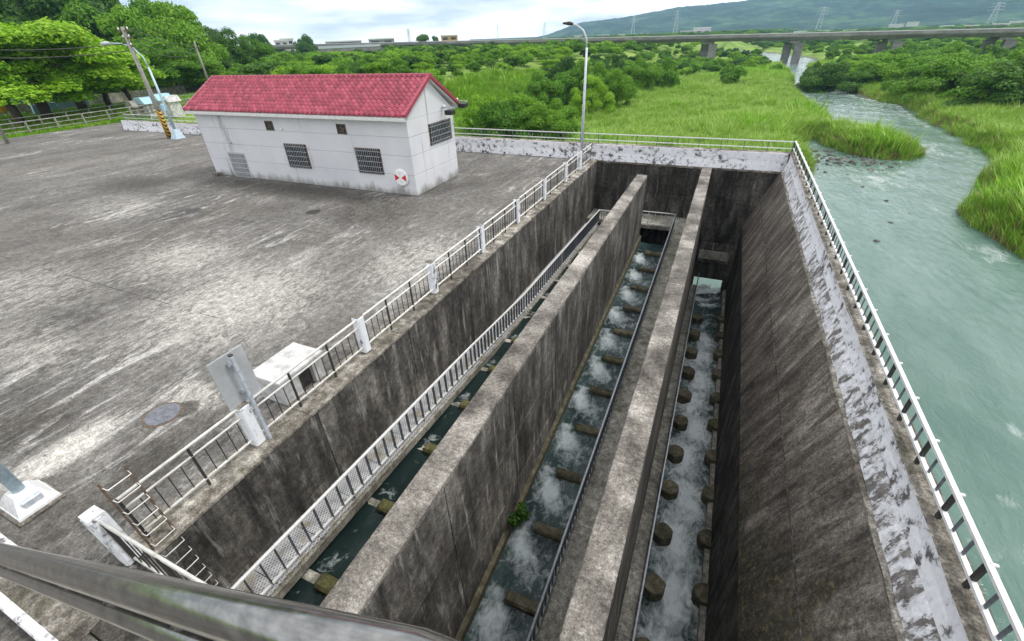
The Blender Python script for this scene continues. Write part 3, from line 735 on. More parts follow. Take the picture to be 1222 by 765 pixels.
# weed in the middle channel
def leaf_cards(mb, c, r, n, ls, rg, flat=1.0):
    for i in range(n):
        d = Vector((rg.gauss(0, 1), rg.gauss(0, 1), rg.gauss(0, 1)*flat)).normalized()*r*(rg.random()**.4)
        p = Vector(c)+Vector((d.x, d.y, d.z*flat)); nrm = (d.normalized()+Vector((rg.uniform(-1, 1), rg.uniform(-1, 1), rg.uniform(-.3, 1)))*.8).normalized()
        u = nrm.orthogonal().normalized(); a = rg.uniform(0, 6.28); u = (Matrix.Rotation(a, 3, nrm) @ u); w = nrm.cross(u); s = ls*rg.uniform(.6, 1.3)
        mb.add([p-u*s, p-w*s*.45+nrm*s*.12, p+u*s, p+w*s*.45+nrm*s*.12], [(0, 1, 2, 3)])
pl = thing('water_plant', 'small leafy green plant growing at the foot of the middle divider wall', 'plant', (-3.05, 6.3, w2z(6.3)+.05))
m = MB(); [leaf_cards(m, (-3.02+q_[0], 6.25+q_[1], w2z(6.3)+q_[2]), q_[3]*.85, 110, .055, random.Random(3+i_), 1.2) for i_, q_ in enumerate(((0, 0, .45, .24), (.10, .22, .35, .2), (-.02, -.2, .62, .2), (.08, .05, .78, .16), (.02, .3, .6, .13)))]; part('foliage', m, 'leaf_dark', pl)
m = MB()
for i in range(7):
    a = rnd.uniform(0, 6.28); m.tube([(-3.05, 6.3, w2z(6.3)+.05), (-3.0+.2*math.cos(a), 6.25+.2*math.sin(a), w2z(6.3)+.6)], .008, 5)
part('stem', m, 'leaf_dark', pl)

# ------------------------------------------------------------------ walkways
def slope_slab(x0, x1, y0, y1, za0, za1, th):
    return MB().hexa([(x0, y0, za0-th), (x1, y0, za0-th), (x1, y1, za1-th), (x0, y1, za1-th), (x0, y0, za0), (x1, y0, za0), (x1, y1, za1), (x0, y1, za1)])
t = thing('walkway', 'steel grating walkway with concrete edge beam along the yard side wall', 'walkway', (-6.2, 13, -4))
ys = list(np.linspace(.86, 25.3, 25))
for a, b in zip(ys[:-1], ys[1:]):
    part('grating_panel', slope_slab(XL+.01, -5.84, a+.006, b-.006, lerpt(a, R1)-.86, lerpt(b, R1)-.86, .03), 'grating', t)
kp = [.86, 9.3, 13.6, 25.3]
for a, b in zip(kp[:-1], kp[1:]):
    part('edge_beam', slope_slab(-5.90, -5.77, a, b, lerpt(a, R1)-.90, lerpt(b, R1)-.90, .22), 'walkway', t)
t = thing('walkway', 'worn concrete walkway ledge along the middle channel below the long divider wall', 'walkway', (-1, 13, -6))
ys = [.86]+list(np.arange(3.4, 27, 2.95))[:8]+[YB-.05]
for a, b in zip(ys[:-1], ys[1:]):
    part('slab', slope_slab(-1.56, W2L+.01, a+.005, b-.005, lerpt(a, R2)-.80, lerpt(b, R2)-.80, .28), 'walkway', t)
t = thing('walkway', 'narrow mossy walkway ledge in the deep channel at the foot of the divider', 'walkway', (.2, 13, -7))
ys = list(np.linspace(.86, 26.8, 13))
for a, b in zip(ys[:-1], ys[1:]):
    part('slab', slope_slab(-.06, .42, a+.005, b-.005, lerpt(a, R3)-.74, lerpt(b, R3)-.74, .3), 'walkway', t)
t = thing('walkway', 'concrete crossing walkway at the far turn of the channels along the end wall', 'walkway', (-4, 26.4, -4))
for a, b in ((XL+.01, -4.4), (-4.4, -2.9), (-2.9, -1.57)):
    m = MB(); m.box(a+.004, b-.004, 25.36, YB-.05, -3.22, -3.0, .01); part('slab', m, 'walkway', t)

# ------------------------------------------------------------------ railings
def railing(name, label, path, hrails, post_gap, nb, zlo, zhi, post_h, mats, r_rail=.022, rail_shape='tube', bal=('bar', .012, .030), post=('bar', .05, .05), group=None, start_post=True):
    """path: list of (x, y, z) base points; hrails: list of (height, radius); balusters between heights zlo and zhi"""
    path = [Vector(q) for q in path]
    t = thing(name, label, 'railing', path[0], group)
    for h, r in hrails:
        pts = [q+Vector((0, 0, h)) for q in path]; m = MB()
        if rail_shape == 'tube': m.tube(pts, r, 8)
        else:
            for a, b in zip(pts[:-1], pts[1:]): m.bar(a, b, r*2.2, r*1.6)
        part('rail', m, mats[0], t)
    bm_ = MB(); w, d = bal[1], bal[2]
    def vmesh(nm, w, d, h, mat, rot):
        q = MB(); c, s = math.cos(rot), math.sin(rot)
        pts = []
        for z in (0, h):
            for u, v in ((-w/2, -d/2), (w/2, -d/2), (w/2, d/2), (-w/2, d/2)): pts.append((u*c-v*s, u*s+v*c, z))
        q.hexa(pts); return q.mesh(nm, mat)
    for a, b in zip(path[:-1], path[1:]):
        L = (b-a).xy.length; rot = math.atan2((b-a).y, (b-a).x); n = max(1, round(L/post_gap))
        pm = vmesh('post', post[1], post[2], post_h, mats[1], rot); bmesh_ = vmesh('baluster', w, d, zhi-zlo, mats[2], rot)
        for i in range(n+1):
            q = a.lerp(b, i/n); link('post', pm, t, q)
            if i < n:
                for k in range(1, nb+1):
                    g = a.lerp(b, (i+k/(nb+1))/n); link('baluster', bmesh_, t, g+Vector((0, 0, zlo)))
    return t
# yard edge fence: white concrete posts carry the rails
fx = -6.97
t = railing('edge_railing', 'cream painted railing with dark balusters along the yard edge of the fishway', [(fx, 1.15, .05), (fx, 26.9, .05)], [(.95, .026), (.74, .020), (.17, .024)], 1.043, 4, .17, .74, .95, ('rail_bright', 'dark_metal', 'dark_metal'), bal=('bar', .014, .014), post=('bar', .036, .036))
def cpost(x, y, h, label, mat='paint_post', w=.30, d=.28, capm='kerb'):
    m = MB(); vs, fs = bevbox(w, d, h, .035); c = Vector((x, y, .05+h/2))
    m.add([v+c+Vector((rnd.uniform(-.006, .006), rnd.uniform(-.006, .006), rnd.uniform(-.008, .008))) for v in vs], fs)
    p = thing('concrete_post', label, 'post', (x, y, .05), 'white posts of the yard edge railing'); part('shaft', m, mat, p)
    m = MB(); m.box(x-w/2+.01, x+w/2-.01, y-d/2+.01, y+d/2-.01, .05+h-.004, .05+h+.012, .006); part('cap', m, capm, p)
    return p
lab = ['short white concrete post carrying the grey sign board, nearest in the yard edge railing'] + ['white painted concrete post in the yard edge railing, %s beyond the sign board' % ORD[i] for i in range(7)]
for i in range(8):
    y = 3.20+3.13*i
    if i == 7: y = 24.55
    cpost(fx-.02, y, 1.02 if i else .98, lab[i], w=.22, d=.22)
# near railing along the cross wall
cpost(-6.86, .84, 1.10, 'stout peeling white corner post at the near end of the railings', w=.26, d=.22, capm='paint_post')
t = railing('cross_railing', 'bright metal railing along the near edge of the channels under the camera', [(-6.72, .84, .05), (3.0, .92, .05)], [(1.0, .022), (.92, .015), (.12, .020)], 1.2, 5, .12, .92, 1.0, ('rail_bright', 'dark_metal', 'dark_metal'), bal=('bar', .014, .014), post=('bar', .04, .04))
# river side railing
PT = .90
railing('river_railing', 'white flat topped railing on the parapet beside the river', [(3.58, .6, PT-.005), (3.58, 28.0, PT-.005)], [(.50, .028), (.16, .026)], .95, 2, .16, .50, .50, ('white_metal', 'dark_metal', 'slat_metal'), rail_shape='bar', bal=('bar', .045, .014), post=('bar', .05, .05))
rr_ = bpy.data.objects['river_railing']
m = MB(); m.tube([(-.02, 0, 0), (.055, 0, 0)], .022, 8); fm = m.mesh('finial', 'white_metal')
for i in range(30): link('finial', fm, rr_, (3.60, .6+27.4*i/29, PT+.505))
# back railing
def back_rail(x0, x1, label):
    return railing('back_railing', label, [(x0, 27.82, PT-.02), (x1, 27.82, PT-.02)], [(.52, .026), (.18, .024)], 1.15, 3, .18, .52, .52, ('white_metal', 'slat_metal', 'slat_metal'), rail_shape='bar', bal=('bar', .014, .03), post=('bar', .04, .04))
back_rail(-28.5, 3.50, 'white metal railing on the far parapet between the white house and the river')
back_rail(-55.2, -40.0, 'pale railing on the far parapet behind the utility pole left of the house')
# channel railings
def zs(tab, x, dz): return [(x, a, b-dz) for a, b in tab]
railing('walkway_railing', 'sloping white slatted railing of the grating walkway under the yard wall', [(-5.85, a, b-.80) for a, b in R1]+[(-4.45, 25.4, -2.42-.80)], [(.80, .026), (.10, .024)], 2.5, 8, .10, .80, .80, ('white_metal', 'slat_metal', 'slat_metal'), rail_shape='bar', bal=('bar', .012, .075), post=('bar', .04, .05))
railing('walkway_railing', 'grey railing along the middle channel ledge beside the pale divider top', [(-1.50, a, b-.76) for a, b in R2], [(.76, .030), (.05, .022)], 2.4, 10, .05, .76, .76, ('grey_metal', 'slat_metal', 'slat_metal'), bal=('bar', .012, .045), post=('bar', .04, .04))
railing('walkway_railing', 'white railing across the far turn of the middle channel', [(-1.52, 25.4, -2.98), (-4.40, 25.4, -2.98)], [(.76, .028), (.05, .024)], 1.3, 3, .05, .76, .76, ('white_metal', 'white_metal', 'white_metal'), bal=('bar', .012, .03), post=('bar', .04, .04))
railing('walkway_railing', 'long thin pale railing down in the deep channel beside the baffle blocks', [(.38, a, b-.72) for a, b in R3], [(.72, .028), (.05, .020)], 2.4, 10, .05, .72, .72, ('grey_metal', 'slat_metal', 'slat_metal'), bal=('bar', .012, .04), post=('bar', .036, .036))

# ladder of staple rungs with two flat stringers
t = thing('ladder', 'rung ladder rising above the yard edge at the near corner of the channel', 'ladder', (-6.55, 1.22, -3.0))
for i in range(19):
    z = 1.52-.265*i; a, b, x = 1.06, 1.38, XL+.05
    if z < .1: x = XL+.10
    m = MB(); dx = -.13 if z > .1 else -.12
    m.tube([(x+dx, a, z), (x, a+.015, z), (x, b-.015, z), (x+dx, b, z)], .008, 6); part('rung', m, 'rail_bright' if z > -1.9 else 'galv', t)
for y in (1.055, 1.385):
    m = MB(); m.box(XL-.10, XL-.055, y-.012, y+.012, .0, 1.62); part('stringer', m, 'rust', t)

# ------------------------------------------------------------------ things on the yard
sg = thing('sign_board', 'pale grey sign board seen from behind on a blue grey steel post by the railing', 'sign', (-6.87, 3.36, .05))
m = MB(); m.box(-6.90, -6.84, 3.33, 3.39, .05, 2.05, .006); part('post', m, 'grey_metal', sg)
m = MB(); m.box(-6.905, -6.835, 3.325, 3.395, 2.05, 2.09, .012); part('cap', m, 'black', sg)
m = MB(); m.hexa([(-7.012, 3.02, .98), (-6.992, 3.02, .98), (-6.992, 3.66, .98), (-7.012, 3.66, .98), (-7.012, 3.02, 2.06), (-6.992, 3.02, 2.06), (-6.992, 3.66, 2.06), (-7.012, 3.66, 2.06)]); part('board', m, 'sign_back', sg)
for z in (1.25, 1.85):
    m = MB(); m.box(-6.99, -6.90, 3.29, 3.43, z-.02, z+.02); part('bracket', m, 'galv', sg)
bx = thing('utility_box', 'dull white box cabinet with flat lid on short legs behind the railing', 'cabinet', (-7.65, 4.75, 0))
m = MB(); m.box(-8.12, -7.22, 4.12, 5.34, .62, .70, .012); part('lid', m, 'box_white', bx)
m = MB(); m.box(-8.06, -7.28, 4.18, 4.62, 0, .60, .01); part('pier', m, 'box_white', bx)
m = MB(); m.box(-8.06, -7.28, 5.00, 5.28, 0, .60, .01); part('pier', m, 'box_white', bx)
m = MB(); m.box(-8.02, -7.40, 4.62, 5.0, .05, .58); part('panel', m, 'dark_metal', bx)
mh = thing('manhole_cover', 'round blue grey manhole cover in the yard near the sign board', 'manhole', (-9.62, 2.98, 0))
m = MB(); m.disc((-9.62, 2.98, -.02), (0, 0, 1), .37, .032, 36); part('frame', m, 'rust', mh)
m = MB(); m.disc((-9.62, 2.98, -.01), (0, 0, 1), .32, .034, 36); part('lid', m, 'manhole', mh)
m = MB()
for k in (-.16, 0, .16): m.box(-9.62-.2, -9.62+.2, 2.98+k-.01, 2.98+k+.01, .023, .028)
part('rib', m, 'manhole', mh)
for i, (px, py) in enumerate(((374, 253), (230, 251))):
    g = onz(px, py); m = MB(); m.disc((g.x, g.y, -.02), (0, 0, 1), .33, .026, 28)
    single('manhole_cover', m, 'dark_metal', ('small dark manhole cover in the yard in front of the house windows', 'dark cover in the yard below the house louvre door')[i], 'manhole', (g.x, g.y, 0))
# lamp post foot at the left edge
lb = thing('lamp_post', 'pale blue grey lamp post on square base at the left yard edge', 'lamp', (-9.62, .74, 0))
m = MB(); m.box(-10.02, -9.16, .42, 1.06, 0, .05, .01); part('base_slab', m, 'kerb', lb)
m = MB()
def frus(mb, x, y, a0, b0, a1, b1, z0, z1):
    return mb.hexa([(x-a0, y-b0, z0), (x+a0, y-b0, z0), (x+a0, y+b0, z0), (x-a0, y+b0, z0), (x-a1, y-b1, z1), (x+a1, y-b1, z1), (x+a1, y+b1, z1), (x-a1, y+b1, z1)])
frus(m, -9.60, .75, .37, .29, .36, .28, .05, .09); frus(m, -9.60, .75, .35, .27, .15, .14, .09, .34); part('base', m, 'white_metal', lb)
m = MB(); m.box(-9.45, -9.30, .62, .88, .13, .27, .01); part('hatch', m, 'grey_metal', lb)
m = MB(); m.tube([(-9.62, .75, .30), (-9.62, .75, 6.8)], .075, 14, rs=[.085, .055]); part('pole', m, 'lamp_blue', lb)
m = MB(); m.tube([(-9.62, .75, 6.75), (-9.7, .75, 7.2), (-10.3, .75, 7.5), (-11.0, .75, 7.55)], .035, 10); part('arm', m, 'lamp_blue', lb)
m = MB(); m.box(-11.5, -10.95, .65, .85, 7.48, 7.60, .03); part('lamp_head', m, 'grey_metal', lb)
# low kerb with painted sides, bottom left
kb = thing('kerb_wall', 'low dark topped kerb with flaking white painted sides at the bottom left', 'kerb', (-8.6, .0, 0))
m = MB(); m.box(-14, -6.35, -.27, .22, 0, .26, .02); part('core', m, 'kerb', kb)
m = MB(); m.box(-14, -6.40, .22, .238, .004, .25); part('painted_face', m, 'paint_peel_heavy', kb)
m = MB(); m.box(-14, -6.36, -.30, -.20, .262, .272); part('painted_edge', m, 'paint_peel', kb)
m = MB(); m.box(-14, -6.36, .135, .225, .262, .270); part('painted_edge', m, 'paint_peel_heavy', kb)
m = MB(); m.box(-14, -6.36, -.315, -.272, .004, .255); part('painted_face', m, 'paint_peel', kb)

# ------------------------------------------------------------------ handrail of the footbridge the view is taken from
OC = Vector((0, 0, CAM_H)); A = OC+ray(0, 660)*.95; B = OC+ray(295, 740)*.36
d = (B-A).normalized(); dh = Vector((d.x, d.y, 0)).normalized(); nrm = Vector((-dh.y, dh.x, 0)); PK = A+d*((-.10-A.x)/d.x); LOW = A+d*((-7.6-A.x)/d.x)
END = PK+dh*2.4
st = thing('footbridge', 'concrete footbridge deck and stair under the camera carrying the steel handrail', 'footbridge', (0, -1.0, -.3))
m = MB(); m.box(-.15, 2.6, -1.8, -.30, 4.62, 4.90, .01); part('deck', m, 'walkway', st)
for s_ in (.3, 2.2):
    m = MB(); m.tube([(s_, -1.2, -.3), (s_, -1.2, 4.63)], .2, 14); part('pillar', m, 'pole', st)
nst = 27
for k in range(nst):
    x1_ = -.16-.30*k; zt = 4.90-(k+1)*4.90/(nst+1); m = MB(); m.box(x1_-.29, x1_-.004, -1.8, -.55, zt-.30, zt, .01); part('step', m, 'walkway', st)
hr = thing('stair_handrail', 'stainless steel handrail crossing the bottom left very close to the camera', 'railing', (.3, -.33, 4.90))
pts = [LOW+(PK-LOW)*(k/16) for k in range(17)]+[PK+dh*.12+Vector((0, 0, .02)), END+Vector((0, 0, .02))]
m = MB(); m.tube(pts, .0185, 28); part('handrail', m, 'steel', hr)
off_ = nrm*-.016+Vector((0, 0, -.039))
m = MB(); m.tube([q+off_ for q in pts], .0120, 24); part('lower_rail', m, 'steel', hr)
for s_ in (.06, .30, .52, .74, .96, 1.2):
    c = A+d*s_; m = MB(); m.tube([c+nrm*-.004+Vector((0, 0, -.014)), c+off_*.8], .0065, 12); part('bracket', m, 'steel', hr)
for q in (LOW+d*.15, END-dh*.3, END-dh*1.8):
    zf = 4.90 if q.x > -.15 else 4.90-(int((-.16-q.x)/.3)+1)*4.90/(nst+1)
    m = MB(); m.tube([(q.x, -.62 if q.x < -.15 else -.36, zf-.02), (q.x, -.62 if q.x < -.15 else -.36, q.z-.08), (q.x, q.y, q.z-.01)], .018, 12); part('post', m, 'steel', hr)

# ------------------------------------------------------------------ white pump house
HX0, HX1, HY0, HY1, HE = -28.0, -13.2, 17.65, 21.75, 3.46
HR = 5.02; HYM = (HY0+HY1)/2
hs = thing('pump_house', 'white one storey building with a pink red tiled gable roof on the yard', 'building', ((HX0+HX1)/2, HYM, 0))
bands = [0, .97, 1.86, 2.70, HE]
nb_ = 4
for a, b in zip(bands[:-1], bands[1:]):
    m = MB(); m.box(HX0, HX1, HY0, HY1, a+.012, b-.012, .012); part('wall_band', m, 'house_paint', hs)
m = MB(); m.box(HX0+.03, HX1-.03, HY0+.03, HY1-.03, -.3, HE); part('core', m, 'house_paint', hs)
for X, s_ in ((HX1-.20, 1), (HX0, 1)):
    m = MB(); m.prism([(HY0, HE), (HY1, HE), (HYM, HR-.10)], 'x', X, X+.20); part('gable', m, 'house_paint', hs)
EY0, EY1 = HY0-.34, HY1+.34; sl_ = (HR-HE-.02)/(HYM-HY0)
EZ = 3.60
VX0, VX1 = HX0-.22, HX1+.20
m = MB(); m.prism([(EY0+.04, EZ), (HYM, HR+.02), (EY1-.04, EZ), (EY1-.04, EZ-.10), (HYM, HR-.10), (EY0+.04, EZ-.10)], 'x', VX0+.05, VX1-.05); roof = part('roof', m, 'trim_white', hs)
m = MB(); m.box(VX0+.03, VX1-.03, EY0-.03, EY0+.09, EZ-.16, EZ-.03, .01); part('gutter', m, 'trim_white', roof)
m = MB(); m.box(VX0+.03, VX1-.03, EY1-.09, EY1+.03, EZ-.16, EZ-.03, .01); part('gutter', m, 'trim_white', roof)
# roof tiles: curved, lapped in courses
m = MB(); nc, nrw = 52, 11; tw = (VX1-VX0)/nc
for sgn in (1, -1):
    ye, yr = (EY0, HYM) if sgn > 0 else (EY1, HYM)
    for j in range(nrw):
        f0, f1 = j/nrw, (j+1.12)/nrw
        for i in range(nc):
            x0 = VX0+i*tw; pts0 = []; pts1 = []; pl_ = []
            jz = rnd.uniform(-.006, .006)
            for k in range(6):
                u = k/5; hgt =   .088*math.sin(math.pi*min(1, u/.62)) if u < .62 else -.02*math.sin(math.pi*(u-.62)/.38)
                xx = x0+u*tw*1.02
                for f, lift, arr in ((f0, .052, pts0), (f1, .012, pts1)):
                    arr.append((xx, ye+(yr-ye)*f, EZ+.03+(HR+.03-EZ)*f+hgt+lift+jz))
                pl_.append((xx, ye+(yr-ye)*f0, EZ+.03+(HR+.03-EZ)*f0+hgt*.4-.005+jz))
            b = 0; vs = pts0+pts1+pl_
            fs = [(k, k+1, 7+k, 6+k) if sgn > 0 else (k, 6+k, 7+k, k+1) for k in range(5)]+[(12+k, 13+k, 1+k, k) if sgn > 0 else (12+k, k, 1+k, 13+k) for k in range(5)]
            bb = len(m.v); m.v += vs; m.f += [[q+bb for q in f] for f in fs]; m.sm += [True]*5+[False]*5
part('roof_tiles', m, 'tile', roof, kind='stuff')
rm = MB(); rm.tube([(-.16, 0, 0), (.17, 0, .008)], .11, 10); ridge = rm.mesh('ridge_tile', 'tile')
x = VX0+.16
while x < VX1: link('ridge_tile', ridge, roof, (x, HYM, HR+.06)); x += .325
vm = {}
for sgn in (1, -1):
    ye = EY0 if sgn > 0 else EY1
    for X in (VX0+.02, VX1-.02):
        for j in range(9):
            f0, f1 = j/9, (j+1.06)/9
            a = Vector((X, ye+(HYM-ye)*f0, EZ+.075+(HR-EZ)*f0)); b = Vector((X, ye+(HYM-ye)*f1, EZ+.065+(HR-EZ)*f1))
            q = MB(); q.bar(a, b, .15, .14); part('verge_tile', q, 'tile', roof)
# openings
def grille_window(x0, x1, z0, z1, nv, nh, label=None):
    w = MB(); w.box(x0, x1, HY0-.012, HY0+.05, z0, z1); o = part('window', w, 'glass_dark', hs, label)
    f = MB()
    for a, b, c, d_ in ((x0-.04, x1+.04, z0-.05, z0), (x0-.04, x1+.04, z1, z1+.05), (x0-.05, x0, z0-.05, z1+.05), (x1, x1+.05, z0-.05, z1+.05)): f.box(a, b, HY0-.035, HY0+.01, c, d_)
    part('frame', f, 'rust', o)
    q = MB().box(-.008, .008, -.012, .012, 0, z1-z0+.12).mesh('bar', 'galv')
    for i in range(nv): link('bar', q, o, (x0+(x1-x0)*(i+.5)/nv, HY0-.10, z0-.06))
    q = MB().box(0, x1-x0+.08, -.012, .012, -.016, .016).mesh('cross_bar', 'galv')
    for i in range(nh): link('cross_bar', q, o, (x0-.04, HY0-.085, z0+(z1-z0)*(i+.3)/(nh-.4)))
    q = MB().box(-.012, .012, -.09, 0, -.012, .012).mesh('grille_bracket', 'galv')
    for X in (x0-.02, x1+.02):
        for z in (z0+.1, z1-.1): link('grille_bracket', q, o, (X, HY0, z))
    return o
grille_window(-21.40, -19.90, .93, 2.06, 12, 5)
grille_window(-16.52, -15.06, .97, 2.09, 12, 5)
for x0 in (-22.36, -17.40):
    w = MB(); w.box(x0, x0+.52, HY0-.01, HY0+.05, 2.76, 3.16); o = part('vent', w, 'black', hs)
    f = MB()
    for a, b, c, d_ in ((x0-.03, x0+.55, 2.73, 2.76), (x0-.03, x0+.55, 3.16, 3.19), (x0-.03, x0, 2.73, 3.19), (x0+.52, x0+.55, 2.73, 3.19)): f.box(a, b, HY0-.03, HY0+.01, c, d_)
    part('frame', f, 'rust', o)
    f = MB()
    for k in range(4):
        an = k*math.pi/2+.5; c = Vector((x0+.30, HY0-.018, 2.94)); e = c+Vector((math.cos(an)*.15, 0, math.sin(an)*.15)); f.bar(c, e, .01, .08)
    part('fan_blade', f, 'rust', o)
dr = MB(); dr.box(-26.28, -24.90, HY0-.03, HY0+.03, 0, 1.42, .006); door = part('door', dr, 'sign_back', hs, 'grey louvred door')
for j in range(5):
    lv = MB(); lv.box(-26.20, -24.98, HY0-.045, HY0-.028, .06+.27*j, .25+.27*j); part('louvre_panel', lv, 'slat_metal', door)
    q = MB()
    for k in range(13): q.box(-26.16+.09*k, -26.12+.09*k, HY0-.055, HY0-.044, .07+.27*j, .24+.27*j)
    part('louvre_slat', q, 'sign_back', door, kind='stuff')
# side window on the gable end
w = MB(); w.box(HX1-.05, HX1+.012, 19.38, 21.32, 2.10, 2.98); o = part('window', w, 'glass_dark', hs)
f = MB()
for a, b, c, d_ in ((19.33, 21.37, 2.05, 2.10), (19.33, 21.37, 2.98, 3.03), (19.33, 19.38, 2.05, 3.03), (21.32, 21.37, 2.05, 3.03)): f.box(HX1-.01, HX1+.03, a, b, c, d_)
part('frame', f, 'rust', o)
q = MB().box(-.012, .012, -.008, .008, 0, 1.0).mesh('bar', 'galv')
for i in range(14): link('bar', q, o, (HX1+.10, 19.42+i*.143, 2.04))
q = MB().box(-.012, .012, 0, 2.0, -.016, .016).mesh('cross_bar', 'galv')
for i in range(4): link('cross_bar', q, o, (HX1+.085, 19.35, 2.18+i*.24))
q = MB().box(0, .09, -.012, .012, -.012, .012).mesh('grille_bracket', 'galv')
for Y in (19.36, 21.34):
    for z in (2.2, 2.9): link('grille_bracket', q, o, (HX1, Y, z))
# spout, wall lamp
m = MB(); m.tube([(-25.62, HY0+.02, 1.97), (-25.62, HY0-.22, 1.95)], .035, 10); part('spout', m, 'grey_metal', hs)
m = MB(); m.tube([(-21.25, HY0+.02, 2.84), (-21.25, HY0-.10, 2.82)], .05, 10); part('wall_fitting', m, 'white_plastic', hs)
m = MB(); m.box(-27.95, -27.5, 17.3, 17.64, 0, .16, .02); part('step', m, 'kerb', hs)
# life ring box on the wall
lr = thing('life_ring', 'round white life ring case with two red triangles hung on the house wall', 'life ring', (-13.98, HY0-.02, .85))
m = MB(); m.tube([(-13.98, HY0-.008, .86), (-13.98, HY0-.06, .86), (-13.98, HY0-.10, .86)], .42, 32, rs=[.42, .42, .36]); part('case', m, 'white_plastic', lr)
for sx in (-1, 1):
    m = MB(); m.prism([(-13.98+sx*.06, .86), (-13.98+sx*.33, .86+.18), (-13.98+sx*.33, .86-.16)], 'y', HY0-.108, HY0-.1); part('red_wedge', m, 'red', lr)
m = MB(); m.box(-14.03, -13.93, HY0-.107, HY0-.1, 1.06, 1.09); part('marking', m, 'grey_metal', lr)
m = MB(); m.box(-14.01, -13.95, HY0-.107, HY0-.1, .64, .70); part('marking', m, 'grey_metal', lr)
# flood lights on the gable
for i, (Y, z, L_) in enumerate(((20.75, 3.36, 'black floodlight on an arm above the barred gable window'), (22.1, 3.52, 'black floodlight at the rear corner of the gable wall'))):
    fl = thing('floodlight', L_, 'floodlight', (HX1, min(Y, HY1), z))
    m = MB(); m.tube([(HX1-.02, min(Y, HY1-.1), z+.22), (HX1+.35, Y, z+.24), (HX1+.75, Y, z+.22)], .02, 8); part('arm', m, 'galv', fl)
    m = MB(); m.box(HX1+.25, HX1+.66, Y-.22, Y+.22, z-.06, z+.14, .03); part('housing', m, 'black', fl)
    m = MB(); m.box(HX1+.28, HX1+.63, Y-.19, Y+.19, z-.075, z-.058); part('lens', m, 'glass_dark', fl)
    m = MB(); m.tube([(HX1+.12, Y, z+.24), (HX1+.12, Y, z+.36)], .07, 10); part('sensor', m, 'white_plastic', fl)

# ------------------------------------------------------------------ lamps, poles, wires
ml = thing('street_lamp', 'tall slim grey street lamp with curved arm at the far railing end', 'lamp', (-6.98, 24.85, .05))
m = MB(); m.disc((-6.98, 24.85, .05), (0, 0, 1), .16, .03, 16); part('base_plate', m, 'galv', ml)
m = MB(); m.tube([(-6.98, 24.85, .06), (-6.98, 24.85, 5.9)], .06, 14, rs=[.085, .055]); part('pole', m, 'grey_metal', ml)
m = MB(); m.tube([(-6.98, 24.85, 5.88), (-7.02, 24.85, 6.3), (-7.2, 24.85, 6.62), (-7.5, 24.85, 6.82), (-7.8, 24.85, 6.92)], .045, 10); part('arm', m, 'grey_metal', ml)
m = MB(); m.tube([(-7.72, 24.85, 6.90), (-7.9, 24.85, 6.93), (-8.25, 24.85, 6.95)], .07, 12, rs=[.05, .085, .04]); part('lamp_head', m, 'dark_metal', ml)
bp = onz(213, 165); x0, y0 = bp.x, bp.y
ll = thing('street_lamp', 'pale blue street lamp with long curved arm beside the utility pole', 'lamp', (x0, y0, 0))
def hz(px, py): q = atd(px, py, math.hypot(x0, y0)); return q.z
m = MB(); frus(m, x0, y0, .42, .42, .14, .14, 0, .75); part('base', m, 'lamp_blue', ll)
pz = hz(180, 80)
m = MB(); m.tube([(x0, y0, .7), (x0, y0, pz)], .09, 14, rs=[.12, .075]); part('pole', m, 'lamp_blue', ll)
m = MB(); m.tube([(x0, y0, pz-.05), (x0-.15, y0, pz+.7), (x0-.75, y0-.1, pz+1.35), (x0-1.8, y0-.2, pz+1.68), (x0-3.2, y0-.4, pz+1.75)], .05, 10); part('arm', m, 'lamp_blue', ll)
m = MB(); m.tube([(x0-3.1, y0-.4, pz+1.76), (x0-3.5, y0-.45, pz+1.74), (x0-4.1, y0-.5, pz+1.76)], .14, 12, rs=[.07, .17, .08]); part('lamp_head', m, 'grey_metal', ll)
m = MB(); m.box(x0-.16, x0+.16, y0-.28, y0-.10, 2.2, 2.75, .02); part('control_box', m, 'tarp_blue', ll)
bp = onz(203, 165); ux, uy = bp.x, bp.y
up_ = thing('utility_pole', 'tall concrete utility pole with yellow and black band behind the house', 'utility pole', (ux, uy, 0))
uh = atd(139, 32, math.hypot(ux, uy)).z
m = MB(); m.tube([(ux, uy, 0), (ux, uy, uh)], .15, 16, rs=[.20, .125]); part('shaft', m, 'pole', up_)
m = MB(); m.tube([(ux, uy, .05), (ux, uy, 2.3)], .2, 18, rs=[.206, .196]); part('hazard_band', m, 'hazard', up_)
for k, z in enumerate((uh-.25, uh-.75, uh-1.3)):
    m = MB(); m.box(ux-.75+.2*k, ux+.75-.2*k, uy-.05, uy+.05, z-.05, z+.05); part('crossarm', m, 'rust', up_)
    for s_ in (-.6+.2*k, .6-.2*k):
        q = MB(); q.tube([(ux+s_, uy, z+.05), (ux+s_, uy, z+.22)], .05, 8); part('insulator', q, 'white_plastic', up_)
fp = atd(240, 73, 105); fz = float(zT(fp.x, fp.y))
u2 = thing('utility_pole', 'far utility pole rising out of the trees above the house ridge', 'utility pole', (fp.x, fp.y, fz))
u2h = atd(228, 50, 105).z
m = MB(); m.tube([(fp.x, fp.y, fz), (fp.x, fp.y, u2h)], .15, 10, rs=[.2, .13]); part('shaft', m, 'pole', u2)
m = MB(); m.box(fp.x-.9, fp.x+.9, fp.y-.06, fp.y+.06, u2h-.9, u2h-.78); part('crossarm', m, 'rust', u2)
def wire(a, b, sag, label, n=16, r=.022):
    a = Vector(a); b = Vector(b); pts = []
    for i in range(n+1):
        f = i/n; q = a.lerp(b, f); q.z -= sag*4*f*(1-f); pts.append(q)
    m = MB(); m.tube(pts, r, 5); single('power_line', m, 'cable', label, 'wire', a, 'power lines')
nm = ['topmost', 'second highest', 'third highest', 'lowest']
